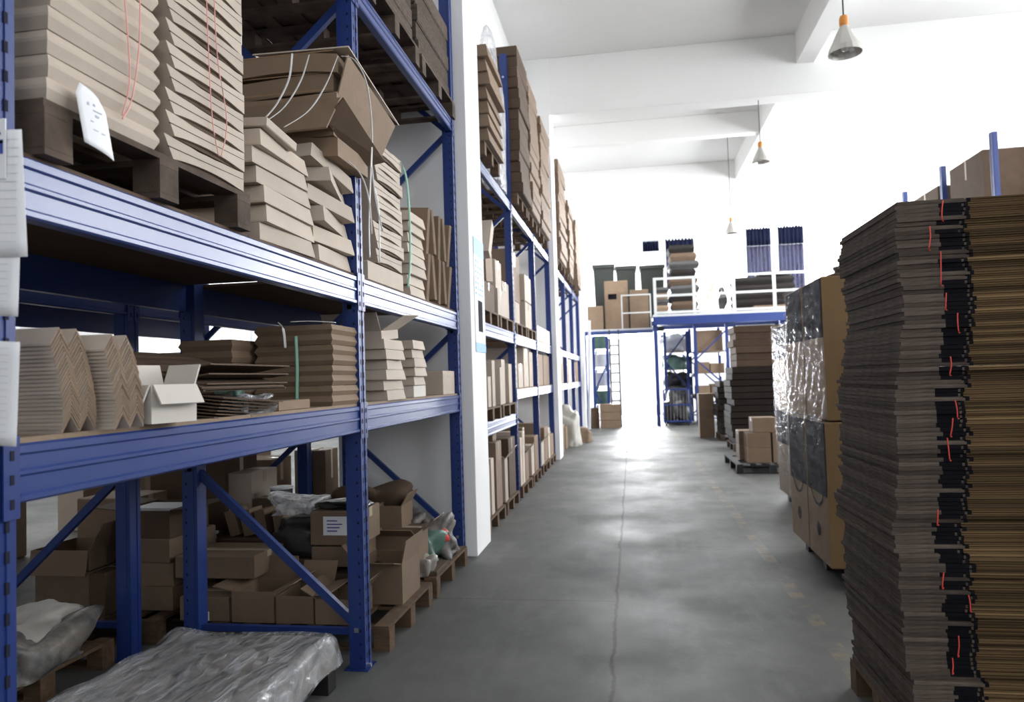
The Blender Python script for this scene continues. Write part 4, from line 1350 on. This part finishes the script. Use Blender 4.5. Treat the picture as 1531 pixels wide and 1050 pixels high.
pallet('pallet under the tall dark stack on the right', 1.98, 3.2, 15.5, 16.6, 0, m='wood_dark')
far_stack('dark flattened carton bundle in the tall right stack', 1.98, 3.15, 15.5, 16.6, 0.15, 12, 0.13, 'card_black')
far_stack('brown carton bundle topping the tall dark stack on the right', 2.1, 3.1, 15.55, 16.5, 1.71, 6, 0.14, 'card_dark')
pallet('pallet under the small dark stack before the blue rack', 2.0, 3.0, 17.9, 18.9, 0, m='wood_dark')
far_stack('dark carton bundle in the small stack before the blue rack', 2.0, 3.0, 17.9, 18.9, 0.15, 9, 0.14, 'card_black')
for i, (z, h) in enumerate(((0.0, 0.5), (0.5, 0.2), (0.7, 0.4))):
    carton('brown carton beside the small dark stack near the blue rack, %s' % nth(i, 3), 1.62, 1.98, 18.9, 19.4, z, z + h, m='card', tape=False)

# ------------------------------------------------------------------ right-hand racks beyond
rack('tall blue rack on the right with cartons above the foreground stack', 6.0, 7.1, (13.19, 15.2, 17.2), [(1.5, 0.13, None), (L3, 0.115, None)], 5.45, [(1.5, 0, 'particle_board')], near=False)
for i, (x, y, w_, h) in enumerate(((5.98, 13.45, 0.9, 1.26), (5.98, 15.3, 0.95, 1.12))):
    carton('big brown carton on top of the right-hand rack, %s' % ('nearer', 'farther')[i], x, x + w_, y, y + 1.3, T3 + 0.02, T3 + 0.02 + h, m='card_dark')
carton('tall dark carton beside the post on the right-hand rack', 6.92, 7.1, 13.4, 14.9, T3 + 0.02, T3 + 1.3, m='card_dark')
for i, (y) in enumerate((13.3, 14.25, 15.4)):
    carton('brown carton standing on the floor of the right-hand rack, %s' % ('nearest', 'middle', 'farthest')[i], 6.15, 7.0, y, y + 0.85, 0, 1.2, m='card')
rack('tall narrow blue rack under the mezzanine beside the bright door', 1.95, 3.0, (23.7, 25.9), [(0.9, 0.1, None), (1.6, 0.1, None), (2.3, 0.1, None)], 3.15, [(0.9, 0, 'particle_board'), (1.6, 0, 'particle_board'), (2.3, 0, 'particle_board')])
for i, (z, h, x) in enumerate(((0.914, 0.3, 2.0), (1.614, 0.35, 2.0), (2.314, 0.65, 2.05), (0.914, 0.35, 2.45), (1.614, 0.3, 2.45))):
    carton('tan carton on the narrow blue rack, %s' % ('lower shelf left', 'middle shelf left', 'top shelf', 'lower shelf right', 'middle shelf right')[i], x, x + 0.42 if i != 2 else x + 0.8, 23.9, 24.7, z, z + h, m='card')
rack('small blue shelf loaded with dark bags beside the bright door', 1.05, 1.85, (24.6, 26.4), [(0.55, 0.08, None), (1.15, 0.08, None), (1.75, 0.08, None), (2.35, 0.08, None)], 3.0, [(0.55, 0, 'particle_board'), (1.15, 0, 'particle_board'), (1.75, 0, 'particle_board'), (2.35, 0, 'particle_board')])
for i, (z, m, s) in enumerate(((0.0, 'dark_bag', 0.42), (0.565, 'dark_bag', 0.38), (1.165, 'dark_bag', 0.32), (1.765, 'green_item', 0.28), (2.365, 'white_item', 0.3))):
    for q in range(2):
        lump('goods_bag', '%s on the small blue shelf, %s level, %s' % ({'dark_bag': 'dark plastic bag', 'green_item': 'dull green bag', 'white_item': 'white bag'}[m], ('floor', 'second', 'third', 'fourth', 'top')[i], ('front', 'back')[q]), 'bag', (1.45, 25.05 + 0.85 * q, z), (0.36, 0.38, s), m, 80 + i * 2 + q, 0.35)
t = thing('cage_trolley', 'blue wire cage trolley in front of the small blue shelf', 'trolley', (1.35, 23.9, 0))
mb = MB()
for x in (-0.4, 0.4):
    for y in (-0.4, 0.4):
        mb.box(x - 0.02, x + 0.02, y - 0.02, y + 0.02, 0.1, 1.15, 'blue')
for z in (0.14, 0.65, 1.13):
    for s_ in (-0.4, 0.4):
        mb.box(-0.4, 0.4, s_ - 0.015, s_ + 0.015, z - 0.02, z + 0.02, 'blue')
        mb.box(s_ - 0.015, s_ + 0.015, -0.4, 0.4, z - 0.02, z + 0.02, 'blue')
mb.obj('frame', t)
mb = MB()
for k in range(9):
    c = -0.4 + 0.1 * k
    for s_ in (-0.4, 0.4):
        mb.box(c - 0.004, c + 0.004, s_ - 0.004, s_ + 0.004, 0.14, 1.13, 'steel')
        mb.box(s_ - 0.004, s_ + 0.004, c - 0.004, c + 0.004, 0.14, 1.13, 'steel')
mb.obj('wire_mesh', t)
MB().box(-0.4, 0.4, -0.4, 0.4, 0.12, 0.14, 'blue').obj('base', t)
for x in (-0.34, 0.34):
    for y in (-0.34, 0.34):
        MB().prism(arc_pts((y, 0.06), 0.06, 0, 360)[:-1], 'x', x - 0.015, x + 0.015, 'black_plastic').obj('caster', t)
lump('goods_bag', 'dark plastic bag inside the blue wire cage trolley', 'bag', (1.35, 23.9, 0.14), (0.3, 0.3, 0.45), 'dark_bag', 99, 0.4)

# ------------------------------------------------------------------ mezzanine
mz = thing('mezzanine_platform', 'blue-edged mezzanine platform with stored goods above the far door', 'platform', (2, 23.5, 0))
mz['kind'] = 'structure'


def mbo(mb, name, parent, off):
    o = mb.obj(name, parent)
    return o


def sub(name, x0, x1, y0, y1, z0, z1, m):
    MB().box(x0 - 2, x1 - 2, y0 - 23.5, y1 - 23.5, z0, z1, m).obj(name, mz)


sub('deck', 0.72, 9.5, 23.5, 29.5, 3.42, 3.50, 'rail_paint')
sub('deck', -3.0, 0.72, 24.2, 29.5, 3.08, 3.14, 'rail_paint')
sub('edge_beam', 0.72, 9.5, 23.45, 23.55, 3.16, 3.42, 'blue')
sub('edge_beam', -3.0, 0.72, 24.15, 24.25, 2.96, 3.08, 'beam_blue')
for x in (0.78, 4.6, 9.3):
    sub('support_post', x - 0.06, x + 0.06, 23.6, 23.72, 0, 3.42, 'blue')
for x in (-2.8, -1.5):
    sub('support_post', x - 0.05, x + 0.05, 24.3, 24.4, 0, 3.08, 'blue')
for y in (25.5, 27.5):
    sub('joist', 0.72, 9.5, y, y + 0.08, 3.26, 3.42, 'blue')
rl = thing('safety_railing', 'pale grey tube railing along the mezzanine edge', 'railing', (0.8, 23.5, 3.5))
for k in range(7):
    MB().box(k * 1.2 - 0.045, k * 1.2 + 0.045, -0.04, 0.04, 0, 1.155, 'rail_paint').obj('rail_post', rl)
for z in (0.05, 0.58, 1.12):
    MB().box(-0.04, 7.24, -0.035, 0.035, z - 0.035, z + 0.035, 'rail_paint').obj('rail', rl)
rl2 = thing('wire_gate', 'faint pale wire gate panel left of the grey railing', 'gate', (-0.25, 24.15, 3.14))
for x in (0, 0.92):
    MB().box(x - 0.02, x + 0.02, -0.02, 0.02, 0, 1.1, 'rail_paint').obj('gate_post', rl2)
for z in (0.5, 1.08):
    MB().box(0, 0.92, -0.015, 0.015, z - 0.02, z + 0.02, 'rail_paint').obj('gate_rail', rl2)


def mzpx(label, xa, xb, yt, Y, dep, z0, m, **k):
    a, b = at(xa, yt, Y), at(xb, yt, Y)
    return carton(label, a.x, b.x, Y, Y + dep, z0, (a.z + b.z) / 2, m=m, tape=False, **k)


mzpx('brown carton at left end of the mezzanine', 878, 901, 458, 24.5, 0.8, 3.14, 'card')
mzpx('tall brown carton with small dark print on mezzanine', 903, 938, 420, 24.7, 0.8, 3.14, 'card', lab=None)
mzpx('lower brown carton behind the wire gate on the mezzanine', 941, 969, 433, 24.5, 0.8, 3.14, 'card')
a = at(909, 440, 24.69)
MB().box(a.x, a.x + 0.28, 24.692, 24.699, a.z - 0.18, a.z, 'ink').obj('printed_mark', label='small black square mark on tall mezzanine carton', cat='mark')
for i, (xa, xb, yt) in enumerate(((887, 917, 397), (921, 950, 399), (957, 992, 398))):
    a, b = at(xa, yt, 26.3), at(xb, yt, 26.3)
    t = thing('plastic_crate', 'dark green storage crate against the far wall on mezzanine, %s' % ('leftmost', 'middle', 'rightmost')[i], 'crate', (0, 0, 0), group='dark green mezzanine crates')
    hz = a.z
    mb = MB().rings([(a.x + 0.06, b.x - 0.06, 26.3, 27.0, 3.14), (a.x, b.x, 26.25, 27.05, hz - 0.12)], 'green_crate').obj('body', t)
    MB().box(a.x - 0.04, b.x + 0.04, 26.2, 27.1, hz - 0.12, hz, 'green_crate').obj('rim', t)
# tall mixed stack behind the railing
MX = [(1000, 1036, 400, 'card_dark'), (1036, 1050, 372, 'card')]
zb = 3.5
for i in range(9):
    a, b = at(1001 + 2 * (i % 2), 440, 25.0), at(1047 - 3 * (i % 3), 440, 25.0)
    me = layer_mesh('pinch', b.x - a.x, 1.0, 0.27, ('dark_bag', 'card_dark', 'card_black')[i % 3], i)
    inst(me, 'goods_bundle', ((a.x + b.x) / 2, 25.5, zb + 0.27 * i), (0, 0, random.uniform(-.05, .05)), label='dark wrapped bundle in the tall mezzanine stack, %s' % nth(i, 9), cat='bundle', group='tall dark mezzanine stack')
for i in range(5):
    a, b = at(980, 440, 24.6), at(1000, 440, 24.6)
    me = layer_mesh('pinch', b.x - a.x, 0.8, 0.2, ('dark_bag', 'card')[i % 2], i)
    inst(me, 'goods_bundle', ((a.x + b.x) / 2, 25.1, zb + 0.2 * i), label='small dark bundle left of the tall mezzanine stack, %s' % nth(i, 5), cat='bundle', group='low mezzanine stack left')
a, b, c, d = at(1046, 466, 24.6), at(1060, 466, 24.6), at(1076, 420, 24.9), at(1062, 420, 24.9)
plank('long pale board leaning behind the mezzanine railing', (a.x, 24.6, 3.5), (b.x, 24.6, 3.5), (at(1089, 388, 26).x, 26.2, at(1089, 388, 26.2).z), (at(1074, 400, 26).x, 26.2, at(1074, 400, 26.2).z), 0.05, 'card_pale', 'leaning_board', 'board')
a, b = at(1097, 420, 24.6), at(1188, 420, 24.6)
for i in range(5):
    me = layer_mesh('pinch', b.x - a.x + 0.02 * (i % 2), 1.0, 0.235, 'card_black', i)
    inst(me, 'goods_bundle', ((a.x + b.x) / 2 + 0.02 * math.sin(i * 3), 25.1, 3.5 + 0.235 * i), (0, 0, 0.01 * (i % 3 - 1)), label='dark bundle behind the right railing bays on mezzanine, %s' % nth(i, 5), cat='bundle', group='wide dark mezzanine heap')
a, b = at(1130, 400, 24.9), at(1184, 400, 24.9)
lump('wrapped_bundle', 'dark flat bundle on top of the wide dark mezzanine heap', 'bundle', ((a.x + b.x) / 2, 25.1, 4.68), ((b.x - a.x) / 2, 0.4, 0.12), 'card_black', 112, 0.1)
for nm, xa, xb, yt, m, lb in (('goods_bundle', 1074, 1088, 426, 'dark_bag', 'dark upright bundle right of the leaning pale board'), ('goods_bundle', 1034, 1043, 420, 'card_black', 'dark upright bundle left of the leaning pale board')):
    a, b = at(xa, yt, 25.4), at(xb, yt, 25.4)
    me = layer_mesh('pinch', b.x - a.x, 0.6, a.z - 3.5, m, 1)
    inst(me, nm, ((a.x + b.x) / 2, 25.9 if xa > 1050 else 27.0, 3.5), label=lb, cat='bundle')
mzpx('low tan carton at the foot of the dark mezzanine heap', 1128, 1185, 456, 23.7, 0.5, 3.5, 'card')

# curtains
def curtain(label, x0, x1, z0, z1, m1, m2, split, n=40):
    t = thing('curtain', label, 'curtain', (0, 29.95, 0))
    for nm, za, zb_, m in (('curtain_valance', split, z1, m1), ('curtain_panel', z0, split, m2)):
        if zb_ - za < 0.02:
            continue
        vs, fs = [], []
        for s_ in (0, 1):
            for i in range(n + 1):
                u = i / n
                y = 0.05 * math.sin(u * 40) + s_ * 0.01 - (0.06 if nm == 'curtain_valance' else 0)
                zt = zb_ + (0.05 * math.sin(u * 55) if nm == 'curtain_valance' else 0)
                vs += [(x0 + (x1 - x0) * u, y, za), (x0 + (x1 - x0) * u, y, zt)]
        K = 2 * (n + 1)
        for i in range(n):
            a = 2 * i
            fs += [(a, a + 2, a + 3, a + 1), (K + a, K + a + 1, K + a + 3, K + a + 2), (a + 1, a + 3, K + a + 3, K + a + 1), (a, K + a, K + a + 2, a + 2)]
        MB().add(vs, fs, m).obj(nm, t, smooth=True)
    MB().tube([(x0, 0.0, z1 - 0.02), (x1, 0.0, z1 - 0.02)], 0.015, 'steel').obj('curtain_rod', t)
    for x in (x0, x1):
        MB().box(x - 0.015, x + 0.015, -0.02, 0.152, z1 - 0.035, z1 - 0.005, 'steel').obj('rod_bracket', t)
    return t


curtain('dark curtain at left half of the right far window', 4.62, 5.55, 4.6, 7.25, 'curtain', 'curtain_sheer', 6.55)
curtain('dark curtain at right half of the right far window', 5.82, 6.78, 4.6, 7.25, 'curtain', 'curtain_sheer', 6.55)
curtain('short dark curtain at left side of the left far window', 0.60, 1.25, 6.55, 7.0, 'curtain', 'curtain', 6.56)
curtain('dark curtain at right side of the left far window', 1.50, 2.62, 5.0, 7.0, 'curtain', 'curtain_sheer', 6.45)
MB().box(3.75, 4.35, 30.05, 30.09, 6.0, 6.6, 'paper').obj('wall_notice', label='small pale square notice on the far wall between windows', cat='notice')

# ------------------------------------------------------------------ far left: ladder, shelf, cartons
ld = thing('tall_ladder', 'slim grey ladder standing before the bright doorway', 'ladder', (-0.38, 23.4, 0))
for x in (-0.28, 0.0):
    MB().box(x - 0.025, x + 0.025, -0.03, 0.03, 0, 3.06, 'cord').obj('side_rail', ld)
for k in range(10):
    MB().tube([(-0.28, 0, 0.25 + 0.29 * k), (0, 0, 0.25 + 0.29 * k)], 0.02, 'cord').obj('rung', ld)
rack('slim blue shelf against the daylight beside the ladder', -0.72, -1.25, (24.0, 25.4), [(0.7, 0.06, None), (1.3, 0.06, None), (1.9, 0.06, None), (2.5, 0.06, None)], 2.9, [(0.7, 0, 'steel'), (1.3, 0, 'steel'), (1.9, 0, 'steel'), (2.5, 0, 'steel')])
for i, (z, m) in enumerate(((0.714, 'green_item'), (1.314, 'white_item'), (1.914, 'white_item'), (2.514, 'green_item'))):
    carton('packed goods box on the slim blue shelf, %s' % nth(i, 4), -1.2, -0.8, 24.15, 25.0, z, z + 0.42, m=m, tape=False)
for i, (x, z) in enumerate(((-1.02, 0.0), (-1.02, 0.25), (-1.02, 0.5))):
    carton('brown carton at the foot of the ladder, %s' % nth(i, 3), x, x + 0.62, 23.0, 23.5, z, z + 0.24, m='card')
carton('grey-brown carton left of the ladder-foot cartons', -1.36, -1.06, 23.1, 23.6, 0, 0.62, m='card_dark')
a, b = at(888, 605, 17.5), at(893, 470, 17.5)
MB().bar((-0.93, 17.5, 0.96) if False else (-1.33, 22.4, 0.02), (-1.25, 22.9, 3.35), 0.07, 0.07, 'white_item').obj('leaning_pole', label='white pole leaning at the end of the left racks', cat='pole')


# ------------------------------------------------------------------ pendant lamps
def lamp(label, x, y, z, ztop):
    t = thing('pendant_lamp', label, 'lamp', (x, y, z), group='pendant lamps')
    MB().tube([(0, 0, 0.40), (0, 0, ztop - z)], 0.008, 'cord').obj('cord', t)
    MB().lathe([(0, 0.40), (0.035, 0.40), (0.045, 0.37), (0.045, 0.30), (0.03, 0.28)], (0, 0, 0), 'orange').obj('lamp_socket', t, smooth=True)
    prof = [(0.035, 0.30), (0.05, 0.27), (0.075, 0.22), (0.115, 0.13), (0.15, 0.06), (0.165, 0.0)]
    n = 32
    vs, fs = [], []
    pr = prof + [(r - 0.006, z_) for r, z_ in prof[::-1]]
    for r, z_ in pr:
        for k in range(n):
            a = 2 * PI * k / n
            rr = r * (1 + 0.02 * (k % 2) * (1 if z_ < 0.25 else 0))
            vs.append((rr * math.cos(a), rr * math.sin(a), z_))
    for i in range(len(pr) - 1):
        for k in range(n):
            fs.append((i * n + k, i * n + (k + 1) % n, (i + 1) * n + (k + 1) % n, (i + 1) * n + k))
    MB().add(vs, fs, 'lamp_shade').obj('lamp_shade', t)
    MB().lathe([(0, 0.02), (0.035, 0.035), (0.05, 0.08), (0.04, 0.14), (0.025, 0.28)], (0, 0, 0), 'lamp_inside').obj('bulb', t, smooth=True)


lamp('largest pendant lamp with orange socket, nearest the camera', 2.32, 8.05, 4.90, 7.99)
lamp('middle pendant lamp with orange socket hanging from the beam', 2.60, 14.65, 5.64, 6.85)
lamp('smallest pendant lamp, farthest away above the mezzanine', 2.56, 18.8, 5.06, 7.4 + .59)
for i, (x, y) in enumerate(((0.7, 9.3), (2.6, 8.7), (4.3, 8.6))):
    MB().lathe([(0, 0), (0.04, 0), (0.05, 0.02), (0.05, 0.03)], (x, y, CEIL - 0.03), 'cord', 12).obj('ceiling_hook', label='small dark ceiling fitting, %s' % ('left', 'middle', 'right')[i], cat='fitting')
# tube lamp under the mezzanine
tl = thing('tube_lamp', 'lit fluorescent tube under the mezzanine on the right', 'lamp', (4.0, 24.8, 3.05))
MB().box(-0.6, 0.6, -0.05, 0.05, 0.03, 0.09, 'white_item').obj('housing', tl)
m = bpy.data.materials.new('tube_glow')
m.use_nodes = True
m.node_tree.nodes['Principled BSDF'].inputs['Emission Color'].default_value = (0.85, 0.85, 1, 1)
m.node_tree.nodes['Principled BSDF'].inputs['Emission Strength'].default_value = 30
M['tube_glow'] = m
MB().tube([(-0.58, 0, 0.01), (0.58, 0, 0.01)], 0.018, 'tube_glow', 10).obj('tube', tl)
